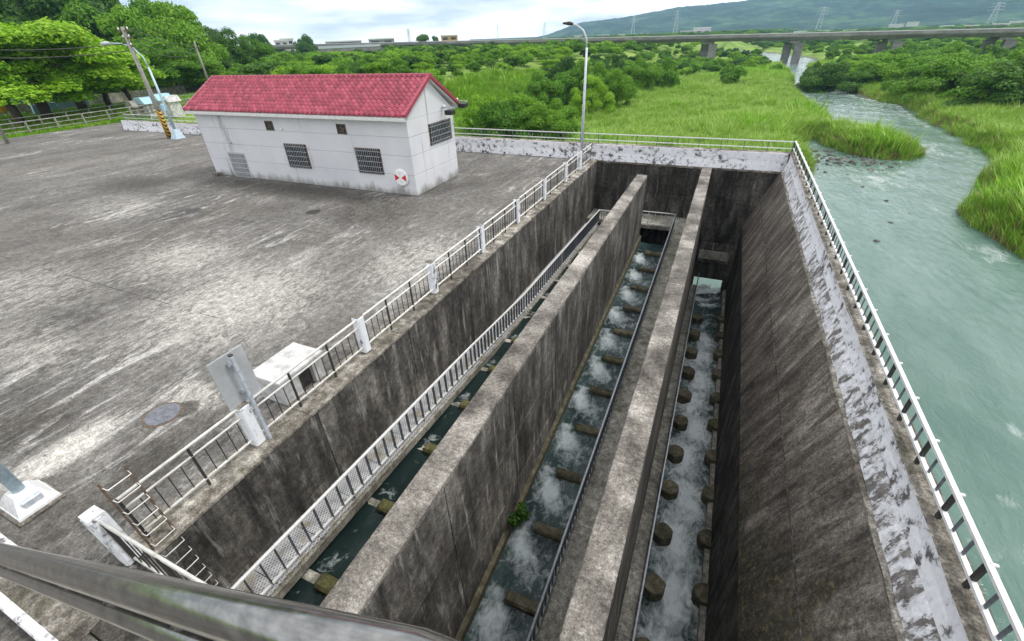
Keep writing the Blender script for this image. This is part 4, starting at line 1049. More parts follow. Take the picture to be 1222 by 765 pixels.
for k in range(4):
    wire((ux+.5-.12*k, uy, uh-.1-.42*k), (fp.x+.3-.2*k, fp.y, u2h-.6-.35*k),   .35+.1*k, '%s thin power line running from the utility pole over the house' % nm[k])
for k in range(2):
    g = atd(-60, (74, 84)[k], 62); wire((ux-.4, uy, uh-1.1-.5*k), (g.x, g.y, g.z+1), .3, '%s cable from the utility pole towards the left edge' % ('upper', 'lower')[k], r=.03)
g = atd(-60, 60, 62); ex = MB(); gz = float(zT(g.x, g.y)); ex.tube([(g.x, g.y, gz), (g.x, g.y, g.z+2.2)], .14, 10); single('utility_pole', ex, 'pole', 'utility pole just outside the left edge that carries the cables', 'utility pole', (g.x, g.y, gz))

# ------------------------------------------------------------------ left roadside
rp = [(-112, 4), (-104, 30), (-100, 52), (-104, 80), (-120, 120)]
m = MB(); vs = []
for i, (a, b) in enumerate(rp):
    d_ = Vector(rp[min(i+1, len(rp)-1)])-Vector(rp[max(i-1, 0)]); n_ = Vector((-d_.y, d_.x)).normalized()*3.4
    z = .35; vs += [(a+n_.x, b+n_.y, z), (a-n_.x, b-n_.y, z), (a+n_.x, b+n_.y, z-1.6), (a-n_.x, b-n_.y, z-1.6)]
fs = []
for i in range(len(rp)-1): fs += [(4*i, 4*i+1, 4*i+5, 4*i+4), (4*i+1, 4*i+3, 4*i+7, 4*i+5), (4*i, 4*i+4, 4*i+6, 4*i+2)]
m.add(vs, fs); struct('road', m, 'asphalt')
gr = [(-64.9, 8, -.02), (-65.6, 24, -.02), (-67.5, 40, -.02), (-72, 58, -.02)]
railing('guard_railing', 'weathered grey double railing along the left edge of the yard', gr, [(1.0, .045), (.55, .045), (.15, .045)], 2.6, 3, .15, 1.0, 1.05, ('pole', 'pole', 'rust'), bal=('bar', .03, .03), post=('bar', .14, .14))
railing('guard_railing', 'second weathered railing lower behind the first beside the grass verge', [(-69.5, 14, -.02), (-71, 30, -.02), (-74.5, 48, -.02)], [(1.0, .045), (.55, .045)], 2.6, 0, .15, 1.0, 1.05, ('pole', 'pole', 'rust'), post=('bar', .14, .14))
lw = thing('roadside_wall', 'long low grey concrete wall below the roadside trees at the left', 'wall', (-92, 34, -.3))
pw = [(-96, 6), (-92, 24), (-91.5, 42), (-95, 60)]
for a, b in zip(pw[:-1], pw[1:]):
    m = MB(); m.bar((a[0], a[1], .4), (b[0], b[1], .4), .35, 1.5); part('wall_segment', m, 'walkway', lw)
def car(px, py, z, name, label, mat, rz):
    g = onz(px, py, z); c = thing(name, label, 'car', (g.x, g.y, z)); cs, sn = math.cos(rz), math.sin(rz)
    def T(q): return [(g.x+u*cs-v*sn, g.y+u*sn+v*cs, z+w) for u, v, w in q]
    prof = [(-2.1, .35), (2.1, .35), (2.15, .75), (1.2, .92), (.65, 1.42), (-1.2, 1.45), (-1.85, .98), (-2.15, .85)]
    n = len(prof); vs = [(u, -.82, w) for u, w in prof]+[(u, .82, w) for u, w in prof]
    m = MB(); m.add(T(vs), [list(range(n))[::-1], list(range(n, 2*n))]+[[i, (i+1) % n, n+(i+1) % n, n+i] for i in range(n)]); part('body', m, mat, c)
    for s_ in (-1, 1):
        q = MB(); q.add(T([(-1.5, s_*.835, .98), (1.0, s_*.835, .98), (.55, s_*.835, 1.34), (-1.15, s_*.835, 1.37)]), [(0, 1, 2, 3)]); part('side_window', q, 'glass_dark', c)
        for u in (-1.3, 1.3):
            a, b = T([(u, s_*.70, .32), (u, s_*.90, .32)]); q = MB(); q.tube([a, b], .32, 14); part('wheel', q, 'tyre', c)
    q = MB(); q.add(T([(1.17, -.72, .96), (1.17, .72, .96), (.69, .66, 1.40), (.69, -.66, 1.40)]), [(0, 1, 2, 3)]); part('windscreen', q, 'glass_dark', c)
    return c
car(38, 108, .36, 'parked_car', 'white car parked under the trees at the far left', 'car_white', R(80))
car(126, 101, .36, 'parked_car', 'red car on the road seen behind the roadside trees', 'car_red', R(60))
car(20, 132, -.1, 'parked_car', 'blue car parked beside the low roadside wall', 'car_blue', R(95))
g = onz(92, 133, -.1); bb = thing('notice_board', 'pale blue notice board panel standing by the roadside wall', 'board', (g.x, g.y, -.2))
m = MB(); m.box(g.x-.06, g.x+.06, g.y-1.9, g.y+1.9, .5, 2.6, .02); part('panel', m, 'tarp_blue', bb)
for s_ in (-1.6, 1.6):
    m = MB(); m.tube([(g.x-.08, g.y+s_, -.3), (g.x-.08, g.y+s_, 2.7)], .06, 8); part('leg', m, 'galv', bb)
for i, (px, py) in enumerate(((47, 135), (66, 132))):
    g = onz(px, py, -.1); m = MB(); m.prism([(g.y-.6, -.3), (g.y+.6, -.3), (g.y+.45, .95), (g.y-.45, .95)], 'x', g.x-.25, g.x+.25)
    single('road_barrier', m, 'tarp_blue', 'small pale barrier block by the roadside wall, %s one' % ('left', 'right')[i], 'barrier', (g.x, g.y, -.3))
g = onz(9, 140, -.1); ey = thing('yellow_marker', 'bright yellow rounded marker on the grass verge at the far left edge', 'marker', (g.x, g.y, -.25))
m = MB(); m.tube([(g.x, g.y, -.3), (g.x, g.y, .5)], .08, 8); part('stem', m, 'galv', ey)
m = MB(); m.tube([(g.x, g.y, .4), (g.x, g.y, .7), (g.x, g.y, 1.3), (g.x, g.y, 1.9), (g.x, g.y, 2.1)], .5, 14, rs=[.15, .55, .7, .5, .12]); part('head', m, 'yellow', ey)
g = onz(21, 140, -.1); m = MB(); m.tube([(g.x, g.y, -.3), (g.x, g.y, .1), (g.x, g.y, .5), (g.x, g.y, .8)], .4, 12, rs=[.3, .5, .45, .1]); single('yellow_marker', m, 'yellow', 'small low yellow rounded block on the grass verge at the left', 'marker', (g.x, g.y, -.3))
# sheds and stored things seen beside the pole
for i, (px, py, w_, h_, mt, L_) in enumerate(((175, 118, 3.2, 1.9, 'tarp_blue', 'pale blue sheet covered stall behind the utility pole'), (192, 118, 2.6, 2.3, 'tarp_blue', 'pale blue shelter right of the utility pole behind the far parapet'), (203, 120, 2.4, 2.0, 'box_white', 'white shelter between the blue street lamp and the house roof'), (163, 128, 2.2, 1.4, 'pole', 'grey rounded concrete tank left of the utility pole'))):
    g = onz(px, py, 0); g = g*(min(1, 78/g.length)); zb = float(zT(g.x, g.y)); w_ *= .62; h_ *= .8; s_ = thing('roadside_shelter', L_, 'shelter', (g.x, g.y, zb))
    m = MB(); frus(m, g.x, g.y, w_*.5, w_*.5, w_*.46, w_*.46, zb-.2, zb+h_); part('body', m, 'pole' if i == 3 else 'box_white', s_)
    m = MB(); m.prism([(g.x-w_*.62, zb+h_), (g.x+w_*.62, zb+h_), (g.x+w_*.3, zb+h_+.7), (g.x-w_*.3, zb+h_+.7)], 'y', g.y-w_*.6, g.y+w_*.6); part('roof', m, mt, s_)

# ------------------------------------------------------------------ road bridge over the river
BY = 268.0
def bz(x): return 3.15-.0135*(x-18)
br = thing('road_bridge', 'long flat concrete road bridge crossing the river valley', 'bridge', (0, BY, -8))
xs = list(np.arange(-412, 360, 36.1)); off = 22-xs[int(np.argmin([abs(q-22) for q in xs]))]; xs = [q+off for q in xs]
for a, b in zip(xs[:-1], xs[1:]):
    m = MB()
    def sec(x): z = bz(x); return [(x, BY-7, z-.35), (x, BY-5.4, z-1.7), (x, BY+5.4, z-1.7), (x, BY+7, z-.35), (x, BY+7, z-.05), (x, BY-7, z-.05)]
    A_, B_ = sec(a+.06), sec(b-.06); m.add(A_+B_, [list(range(6))[::-1], list(range(6, 12))]+[[i, (i+1) % 6, 6+(i+1) % 6, 6+i] for i in range(6)]); part('deck_span', m, 'bridge', br)
    for s_ in (-1, 1):
        m = MB(); m.bar((a+.05, BY+s_*6.85, bz(a)+.36), (b-.05, BY+s_*6.85, bz(b)+.36), .3, .85); part('barrier', m, 'bridge', br)
        m = MB(); m.bar((a+.05, BY+s_*6.85, bz(a)+.98), (b-.05, BY+s_*6.85, bz(b)+.98), .1, .12); part('barrier_rail', m, 'white_metal', br)
for x in xs:
    z = bz(x)-1.7
    m = MB(); m.box(x-2.0, x+2.0, BY-4.6, BY+4.6, z-1.0, z-.02); part('pier_cap', m, 'bridge', br)
    for dy_, dx_ in ((-3.2, 2.0), (3.4, -2.0)):
        m = MB(); frus(m, x+dx_, BY+dy_, 1.5, 1.1, 1.8, 1.3, -10.5, z-1.0); part('pier', m, 'bridge', br)

# ------------------------------------------------------------------ trees and shrubs
def crown_mesh(name, seed, mat, w=1.0, h=1.0, lobes=9, leaves=2600, ls=.26, shell=.55, lob=1.0):
    """leafy crown in metres: about 6 m wide, 5 m tall for w = h = 1, base at z = 0"""
    g = np.random.default_rng(seed); L = []
    for k in range(lobes):
        a = g.uniform(0, 6.28); r = (1.75 if lob > .9 else 2.15)*w*math.sqrt(g.uniform(0, 1)); z = g.uniform(1.2, 3.8)*h*(1-.22*r/(1.75*w)); s = g.uniform(.5, 1.0)*(.8+.2*w)*lob
        L.append((r*math.cos(a), r*math.sin(a), z, s))
    L.append((0, 0, 2.2*h, 1.3*w*lob)); L = np.array(L)
    k = g.choice(len(L), leaves, p=L[:, 3]**2/np.sum(L[:, 3]**2))
    d = g.normal(0, 1, (leaves, 3)); d /= np.linalg.norm(d, axis=1)[:, None]; d[:, 2] = np.where(d[:, 2] < -.35, -d[:, 2]*.6, d[:, 2])
    rr = (shell+(1-shell)*g.uniform(0, 1, leaves)**.5)*g.normal(1, .10, leaves)
    P = L[k, :3]+d*(L[k, 3]*rr)[:, None]*np.array([1, 1, .78])
    nrm = d+g.normal(0, .55, (leaves, 3))+np.array([0, 0, .35]); nrm /= np.linalg.norm(nrm, axis=1)[:, None]
    t = np.cross(nrm, g.normal(0, 1, (leaves, 3))); t /= np.linalg.norm(t, axis=1)[:, None]; b = np.cross(nrm, t)
    s = (ls*g.uniform(.55, 1.35, leaves))[:, None]
    V = np.stack([P-t*s, P-b*s*.6+nrm*s*.15, P+t*s, P+b*s*.6+nrm*s*.15], 1).reshape(-1, 3)
    me = bpy.data.meshes.new(name); n = leaves
    me.vertices.add(4*n); me.vertices.foreach_set('co', V.ravel())
    me.loops.add(4*n); me.loops.foreach_set('vertex_index', np.arange(4*n)); me.polygons.add(n); me.polygons.foreach_set('loop_start', np.arange(n)*4)
    me.update(calc_edges=True); me.materials.append(MAT[mat]); return me
def trunk_mesh(name, seed, h=2.6, r=.16):
    g = random.Random(seed); m = MB(); top = Vector((g.uniform(-.2, .2), g.uniform(-.2, .2), h))
    m.tube([(0, 0, -.5), (0.03, 0, h*.4), top], r, 8, rs=[r*1.3, r, r*.7])
    for k in range(5):
        a = g.uniform(0, 6.28); m.tube([top*(.55+.09*k), top*(.8)+Vector((math.cos(a)*.7, math.sin(a)*.7, .7)), top+Vector((math.cos(a)*1.5, math.sin(a)*1.5, 1.1))], r*.5, 6, rs=[r*.6, r*.4, r*.12])
    return m.mesh(name, 'bark')
CR = {'bright': [crown_mesh('crown', 11+i, 'leaf_bright', 1.05, .95, 26, 9000, .125, .7) for i in range(3)],
      'mid': [crown_mesh('crown', 31+i, 'leaf_mid', 1.0, 1.0, 24, 8500, .13, .7) for i in range(3)],
      'dark': [crown_mesh('crown', 51+i, 'leaf_dark', .95, 1.1, 24, 8500, .13, .7) for i in range(3)],
      'bush': [crown_mesh('crown', 71+i, 'leaf_mid', .95, .62, 14, 5000, .13, .7) for i in range(2)]}
for k_, mt_, sd_ in (('bright_big', 'leaf_bright', 101), ('mid_big', 'leaf_mid', 121), ('dark_big', 'leaf_dark', 141)):
    CR[k_] = [crown_mesh('crown', sd_+i, mt_, 1.0, 1.0, 36, 26000, .058, .80, .66) for i in range(2)]
TRK = [trunk_mesh('trunk', 5+i) for i in range(3)]
CTOP = {}
def ctop(me):
    if me.name not in CTOP:
        a = np.empty(len(me.vertices)*3); me.vertices.foreach_get('co', a); CTOP[me.name] = (float(np.percentile(a[2::3], 99.3)), float(np.percentile(a[2::3], 2)))
    return CTOP[me.name]
def tree(px, dist, ytop, kind, label, group=None, name='tree', h=None, wid=1.0, lift=.15):
    q = atd(px, 60, dist); z = float(zT(q.x, q.y)); top = atd(px, ytop, dist).z if h is None else z+h
    H_ = max(1.6, top-z); bush = kind == 'bush'; cm = rnd.choice(CR[kind]); hi, lo = ctop(cm); s = H_*(1-lift)/(hi-lo)
    t = thing(name, label, 'bush' if bush else 'tree', (q.x, q.y, z), group); rz = rnd.uniform(0, 6.28); w_ = wid*H_/(hi-lo)
    link('trunk', rnd.choice(TRK), t, (q.x, q.y, z), (0, 0, rz), (w_*.8, w_*.8, H_/5.6*.95))
    link('crown', cm, t, (q.x, q.y, z+H_*lift-lo*s), (0, 0, rz), (w_, w_, s)); return t
# tall trees behind the road on the left
T = [(-60, 150, -30, 'dark', 1.2), (0, 150, -35, 'dark', 1.25), (48, 160, -30, 'dark', 1.2), (98, 150, -20, 'dark', 1.15), (138, 150, -6, 'dark', 1.0), (172, 138, 2, 'mid', .95), (205, 128, 6, 'mid', .95), (240, 140, 30, 'dark', 1.0), (268, 150, 36, 'dark', .95), (297, 165, 44, 'mid', 1.0), (28, 190, -45, 'dark', 1.2), (118, 190, -25, 'dark', 1.1)]
pos_ = ['beyond the left edge', 'at the far left edge', 'above the white car', 'above the red car', 'left of the utility pole top', 'above the utility pole top', 'right of the utility pole top', 'left of the far utility pole', 'behind the far utility pole', 'above the left end of the house ridge', 'rising highest behind the parked cars', 'rising behind the red car']
for (px, d_, yt, k, w_), L_ in zip(T, pos_): tree(px, d_, yt, k+'_big', 'tall %s green tree %s' % ('dark' if k == 'dark' else 'leafy', L_), 'tall roadside trees', wid=w_*.72, lift=.12)
T = [(12, 84, 34, 'bright', 1.35), (62, 88, 32, 'bright', 1.25), (98, 90, 52, 'bright', 1.15), (128, 96, 62, 'bright', 1.0), (168, 110, 45, 'mid', 1.0), (225, 110, 66, 'mid', 1.15), (-25, 82, 50, 'bright', 1.3), (195, 112, 62, 'mid', 1.0)]
pos_ = ['overhanging the blue car', 'above the low roadside wall', 'between the white and red cars', 'just left of the red car road', 'behind the utility pole shaft', 'left of the house roof', 'past the left edge', 'behind the pale blue street lamp']
for (px, d_, yt, k, w_), L_ in zip(T, pos_): tree(px, d_, yt, k+'_big', '%s broad tree %s' % ('bright green' if k == 'bright' else 'mid green', L_), 'broad roadside trees', wid=w_*.80, lift=.34)
# single bushes and trees in the floodplain
T = [(648, 92, 88, 'mid', 1.0, 'round dark bush alone in the meadow left of the street lamp'), (742, 100, 84, 'mid', .9, 'round tree at the edge of the reeds right of the street lamp'), (878, 150, 78, 'bush', 1.0, 'small bush in the reeds right of the bridge piers'), (932, 190, 77, 'bush', 1.1, 'small bush beside the river left bank below the bridge'),
     (592, 66, 122, 'mid', 1.1, 'leafy bush just behind the far parapet right of the house'), (620, 70, 116, 'bright', 1.1, 'bright bush behind the far parapet midway to the street lamp'), (648, 66, 124, 'mid', 1.15, 'dense bush behind the far parapet left of the street lamp'), (672, 70, 120, 'mid', 1.0, 'bush behind the far parapet just left of the lamp pole'), (572, 72, 118, 'bright', 1.0, 'pale bush close behind the gable floodlights'),
     (690, 105, 76, 'mid', 1.1, 'tree behind the upper part of the street lamp pole'), (718, 112, 76, 'mid', 1.0, 'tree right behind the street lamp arm'), (708, 92, 92, 'bright', 1.0, 'bright tree low behind the street lamp pole'), (675, 118, 70, 'dark', 1.0, 'dark tree left of the street lamp arm'), (766, 128, 72, 'mid', 1.1, 'tree in front of the bridge pier right of the lamp'), (797, 138, 72, 'mid', 1.1, 'tree left of the pale bridge piers'), (735, 140, 66, 'dark', 1.0, 'dark tree under the bridge deck right of the lamp'),
     (1003, 150, 76, 'dark', 1.3, 'dark rounded tree at the right bank by the river bend'), (985, 170, 76, 'dark', 1.1, 'dark bush beside the right bank pier'), (1062, 159, 66, 'bright', 1.35, 'bright spreading tree on the right bank'), (1095, 151, 70, 'bright', 1.3, 'light green spreading tree right of the brightest bank tree'), (1045, 151, 80, 'mid', 1.2, 'mid green tree leaning to the river on the right bank'), (1130, 140, 72, 'mid', 1.3, 'broad tree on the right bank above the river bend'),
     (1165, 132, 66, 'mid', 1.35, 'broad crowned tree on the right bank near the right edge'), (1205, 124, 64, 'mid', 1.35, 'big tree at the right edge of the picture'), (1180, 162, 56, 'dark', 1.2, 'dark tree behind the right bank near the bridge pier'), (1130, 189, 52, 'mid', 1.2, 'tree under the bridge on the right bank'), (1245, 118, 66, 'dark', 1.3, 'tree just past the right edge on the bank'), (1085, 202, 54, 'mid', 1.2, 'tree in front of the right bank bridge pier')]
for px, d_, yt, k, w_, L_ in T: tree(px, d_, yt, k+('_big' if k != 'bush' and (px > 1000 or px < 775) else ''), L_, 'floodplain trees', wid=w_*(.95 if px > 1000 else .68), lift=.02 if px > 1000 else .08)

# scattering: one object carrying instances picked from a few source meshes
def scatter(name, pts, scl, rotz, sources, label, idx=None):
    src = bpy.data.collections.new(name+'_sources')
    for i, (me, mt) in enumerate(sources):
        o = bpy.data.objects.new('%s_source_%02d' % (name, i), me); src.objects.link(o)
    me = bpy.data.meshes.new(name); me.vertices.add(len(pts)); me.vertices.foreach_set('co', np.asarray(pts, np.float32).ravel())
    a = me.attributes.new('scl', 'FLOAT_VECTOR', 'POINT'); a.data.foreach_set('vector', np.asarray(scl, np.float32).ravel())
    a = me.attributes.new('rot', 'FLOAT', 'POINT'); a.data.foreach_set('value', np.asarray(rotz, np.float32))
    a = me.attributes.new('idx', 'INT', 'POINT'); a.data.foreach_set('value', np.asarray(idx if idx is not None else nr.integers(0, len(sources), len(pts)), np.int32))
    o = link(name, me); o['kind'] = 'stuff'; o['label'] = label
    ng = bpy.data.node_groups.new(name, 'GeometryNodeTree')
    ng.interface.new_socket('Geometry', in_out='INPUT', socket_type='NodeSocketGeometry'); ng.interface.new_socket('Geometry', in_out='OUTPUT', socket_type='NodeSocketGeometry')
    N = ng.nodes.new; gi = N('NodeGroupInput'); go = N('NodeGroupOutput'); ip = N('GeometryNodeInstanceOnPoints'); ci = N('GeometryNodeCollectionInfo'); mp_ = N('GeometryNodeMeshToPoints')
    ci.inputs['Collection'].default_value = src; ci.inputs['Separate Children'].default_value = True; ci.inputs['Reset Children'].default_value = True
    def na(n_, dt):
        q = N('GeometryNodeInputNamedAttribute'); q.data_type = dt; q.inputs['Name'].default_value = n_; return q.outputs['Attribute']
    cx = N('ShaderNodeCombineXYZ'); l = ng.links.new
    l(na('rot', 'FLOAT'), cx.inputs[2]); l(gi.outputs[0], mp_.inputs[0]); l(mp_.outputs[0], ip.inputs['Points']); l(ci.outputs[0], ip.inputs['Instance'])
    ip.inputs['Pick Instance'].default_value = True; l(na('idx', 'INT'), ip.inputs['Instance Index']); l(cx.outputs[0], ip.inputs['Rotation']); l(na('scl', 'FLOAT_VECTOR'), ip.inputs['Scale']); l(ip.outputs[0], go.inputs[0])
    md = o.modifiers.new('scatter', 'NODES'); md.node_group = ng; return o
def inpoly(px, py, P):
    P = np.array(P); ins = np.zeros(px.shape, bool)
    for i in range(len(P)):
        ax, ay = P[i]; bx, by = P[(i+1) % len(P)]
        ins ^= ((ay > py) != (by > py)) & (px < (bx-ax)*(py-ay)/(by-ay+1e-12)+ax)
    return ins
def wedge(n, d0, d1, pw, p0=-60, p1=1290):
    """random ground points in the field of view, thinning with distance"""
    u = nr.uniform(0, 1, n); e = 1+pw; dist = (d0**e+u*(d1**e-d0**e))**(1/e)
    a0 = math.atan2(*ray(p0, 60).xy[:]); a1 = math.atan2(*ray(p1, 60).xy[:]); az = nr.uniform(a0, a1, n)
    x = dist*np.sin(az); y = dist*np.cos(az); z = zT(x, y); px, py, c = proj(x, y, z); return x, y, z, px, py, dist
MEADOW = [(520, 112), (560, 92), (640, 84), (690, 96), (735, 116), (760, 108), (800, 96), (860, 88), (900, 86), (946, 86), (1000, 130), (1110, 160), (1110, 195), (960, 200), (540, 200), (505, 130)]
RIGHTG = [(960, 78), (1000, 84), (1030, 104), (1100, 118), (1150, 122), (1240, 130), (1300, 340), (1120, 260), (1080, 130), (1000, 110)]
# wood: everything left over on the plain
x, y, z, px, py, dist = wedge(7000, 62, 420, .35, -40, 1500)
s_ = sdf_river(x, y); m1 = inpoly(px, py, MEADOW) | inpoly(px, py, RIGHTG)
keep = (s_ > 7) & ~m1 & ~((x > -64) & (y < 34)) & (np.abs(y-BY) > 9) & ~((x > 3) & (x < 30) & (y < 60)) & (py < 150) & ~((x < -62) & (y < 62) & (dist < 120))
keep &= ~((px > 930) & (px < 985) & (dist < 262))
x, y, z, px, py, dist = [a[keep] for a in (x, y, z, px, py, dist)]
cell = {}; sel = []
for i in np.argsort(nr.uniform(0, 1, len(x))):
    g = 2.6+dist[i]*.012; kx = (int(x[i]//g), int(y[i]//g), int(dist[i]//60))
    if kx in cell: continue
    cell[kx] = 1; sel.append(i)
sel = np.array(sel); x, y, z, px, dist = x[sel], y[sel], z[sel], px[sel], dist[sel]
hh = nr.uniform(.66, 1.12, len(x))*np.where(px > 690, .80, 1.0)*np.where(dist > 170, 1.2, 1.0)*np.where((px > 520) & (px < 700) & (dist < 140), .62, 1.0)
sc = np.stack([hh*nr.uniform(1.0, 1.4, len(x)), hh*nr.uniform(1.0, 1.4, len(x)), hh*nr.uniform(.9, 1.1, len(x))], -1)
src = [(c, None) for k in ('bright', 'mid', 'dark') for c in CR[k]]
idx = nr.choice(9, len(x), p=[.13]*3+[.14]*3+[.19/3]*3)
scatter('woodland', np.stack([x, y, z+.2*hh], -1), sc, nr.uniform(0, 6.28, len(x)), src, 'dense green woodland covering the flat land behind the yard', idx)
x2, y2, z2, px2, py2, dist2 = wedge(1500, 62, 200, .3, 500, 1700)
k2 = (sdf_river(x2, y2) > 1.5) & (inpoly(px2, py2, MEADOW) | inpoly(px2, py2, RIGHTG)) & (nr.uniform(0, 1, len(x2)) < np.where(px2 < 700, .5, .16)); x2, y2, z2 = x2[k2], y2[k2], z2[k2]
h2 = nr.uniform(.10, .34, len(x2)); scatter('meadow_shrubs', np.stack([x2, y2, z2-.1], -1), np.stack([h2*1.5, h2*1.5, h2], -1), nr.uniform(0, 6.28, len(x2)), src, 'low shrubs dotted through the meadow and reeds')
# far tree belt
x, y, z, px, py, dist = wedge(3200, 420, 1500, .5, -80, 1300); keep = (sdf_river(x, y) > 12)
x, y, z, dist = x[keep], y[keep], z[keep], dist[keep]; hh = nr.uniform(.8, 1.3, len(x)); w_ = 1.5+dist/420
scatter('distant_woodland', np.stack([x, y, z], -1), np.stack([hh*w_, hh*w_, hh*1.15], -1), nr.uniform(0, 6.28, len(x)), src[3:], 'far green belt of trees beyond the road bridge')

# reeds and grass
def tuft(name, seed, mat, n, h, spread, bend, w=.028):
    g = random.Random(seed); m = MB()
    for i in range(n):
        a = g.uniform(0, 6.28); r = spread*math.sqrt(g.random()); b = Vector((r*math.cos(a), r*math.sin(a), -.05)); hh = h*g.uniform(.55, 1.1)
        a2 = a+g.uniform(-.9, .9); d_ = Vector((math.cos(a2), math.sin(a2), 0)); be = bend*g.uniform(.3, 1.2)*hh; sd_ = Vector((-d_.y, d_.x, 0))*w*g.uniform(.7, 1.4)
        p1_ = b+Vector((0, 0, hh*.55))+d_*be*.3; p2_ = b+Vector((0, 0, hh*.95))+d_*be
        m.add([b-sd_, b+sd_, p1_+sd_*.8, p1_-sd_*.8, p2_], [(0, 1, 2, 3), (3, 2, 4)])
    return m.mesh(name, mat)
TF = [(tuft('tuft', 1, 'reed', 26, 1.7, .55, .42, .035), None), (tuft('tuft', 2, 'reed', 24, 1.5, .6, .5, .035), None), (tuft('tuft', 3, 'reed_green', 24, 1.5, .55, .4, .04), None), (tuft('tuft', 4, 'reed_green', 22, 1.2, .6, .55, .04), None), (tuft('tuft', 5, 'reed_brown', 20, 1.0, .5, .6, .03), None), (tuft('tuft', 6, 'weed', 26, .75, .6, .5, .06), None), (tuft('tuft', 7, 'weed', 26, .95, .55, .5, .055), None)]
x, y, z, px, py, dist = wedge(230000, 30, 240, .15, 500, 2100)
s_ = sdf_river(x, y)+.7*wob(x*1.3, y*1.3)*sst(30, 60, y)
RT = [(960, 78), (1300, 60), (1300, 360), (1120, 262), (1060, 128)]
reed = inpoly(px, py, [(690, 210), (700, 122), (745, 118), (800, 98), (860, 84), (946, 76), (1000, 130), (1110, 150), (1110, 200), (960, 215)]); rightz = (x > 12) & inpoly(px, py, RT); mead = inpoly(px, py, MEADOW) & ~reed
keep = (s_ > .5) & (reed | rightz | mead) & ~((x < 4.3) & (y < 30))
x, y, z, px, py, dist, s_, reed, rightz, mead = [a[keep] for a in (x, y, z, px, py, dist, s_, reed, rightz, mead)]
pn = wob(x*.35+3, y*.3)+.5*wob(x*.9, y*.8)
u = nr.uniform(0, 1, len(x)); idx = np.where(mead, np.where(u < .72, 5+(u*50).astype(int) % 2, np.where(u < .9, 2, 0)), np.where(pn+nr.normal(0, .5, len(x)) > .35, 2+(u*40).astype(int) % 2, (u*40).astype(int) % 2))
edge = (s_ < 3.2) & (u < .38); idx = np.where(edge, 4, idx); idx = np.where(reed & (u > .97), 4, idx)
sc = nr.uniform(.65, 1.15, len(x))*np.where(mead, .9, 1.0)*np.where(s_ < 2, .75, 1.0)*(1+.32*np.clip(pn, -1, 1))*np.where(nr.uniform(0, 1, len(x)) < .035, 1.55, 1.0)*np.where((dist < 48) & (x > 0), .85, 1.0)
scatter('reed_grass', np.stack([x, y, z], -1), np.stack([sc*1.25, sc*1.25, sc], -1), nr.uniform(0, 6.28, len(x)), TF, 'tall pale green reeds and meadow grass on the river banks', idx)
# rough grass on the verge at the left
x = nr.uniform(-90, -63.2, 9000); y = nr.uniform(6, 60, 9000); keep = (x < -64.8-.06*(y-10)) & ~((x > -70.5) & (x < -69.0)); x, y = x[keep], y[keep]; z = zT(x, y)
scatter('verge_grass', np.stack([x, y, z-.03], -1), np.repeat(nr.uniform(.3, .6, len(x))[:, None], 3, 1), nr.uniform(0, 6.28, len(x)), TF[2:4]+TF[5:], 'short grass on the verge beyond the left railings')
# stones in the shallows
def stone(seed):
    g = np.random.default_rng(seed); bm = bmesh.new(); bmesh.ops.create_icosphere(bm, subdivisions=2, radius=.3)
    for v in bm.verts: v.co = v.co*g.uniform(.8, 1.15); v.co.z *= .55
    me = bpy.data.meshes.new('stone'); bm.to_mesh(me); bm.free(); me.materials.append(MAT['wall']); return me
STN = [(stone(i), None) for i in range(3)]
cs = [onz(*q, RIVZ) for q in ((975, 190), (985, 186), (1000, 188), (1020, 191), (1040, 195), (1035, 205), (1060, 196), (1010, 205), (1040, 215), (1060, 232), (1050, 250), (1075, 245), (1035, 262), (985, 200), (1000, 215))]
pts = []; sc = []
for i, c in enumerate(cs):
    for k in range(34 if i < 5 else 1):
        pts.append((c.x+nr.normal(0, 1.4), c.y+nr.normal(0, 2.2), RIVZ+nr.uniform(-.12, .05))); sc.append(nr.uniform(.3, 1.1) if i < 5 else nr.uniform(.25, .7))
scatter('river_stones', np.array(pts), np.repeat(np.array(sc)[:, None], 3, 1), nr.uniform(0, 6.28, len(pts)), STN, 'scattered pale stones in the shallow water below the island')

# ------------------------------------------------------------------ hill
prof = [(560, 47), (640, 44), (654, 41), (691, 27), (740, 21), (760, 17.5), (811, 8), (850, 5), (898, -1), (960, -10), (1040, -16), (1130, -22), (1222, -26), (1400, -30), (1700, -20), (2200, 10)]
az = np.linspace(math.atan2(*ray(560, 40).xy[:]), math.atan2(*ray(2200, 10).xy[:]), 260)
paz = [math.atan2(*ray(a, b).xy[:]) for a, b in prof]; D = 2600.0; pel = [(ray(a, b).z/math.hypot(ray(a, b).x, ray(a, b).y)) for a, b in prof]
el = np.interp(az, paz, pel); rr = np.linspace(0, 1.2, 40)
AZ, RR = np.meshgrid(az, rr); EL = np.interp(AZ, az, el); rad = 1350+(D-1350)*RR
top = np.maximum(CAM_H+EL*D, -6)
X = rad*np.sin(AZ); Y = rad*np.cos(AZ)
f = np.where(RR <= 1, np.power(np.clip(RR, 0, 1), 1.25), 1-.8*(RR-1))
nz_ = sum(a*np.sin(X*kx+Y*ky+ph) for a, kx, ky, ph in ((1, .011, .004, 0), (.8, -.006, .013, 1), (.6, .023, .011, 2), (.5, .031, -.019, 3), (.35, .05, .043, 4)))
Z = -9+(top+9)*f+nz_*6*np.sin(np.pi*np.clip(RR, 0, 1))*np.clip(top/80, 0, 1)+nr.normal(0, 1.1, X.shape)*np.clip(top/60, 0, 1)
gridmesh('hill', X, Y, Z, 'hill')['kind'] = 'structure'

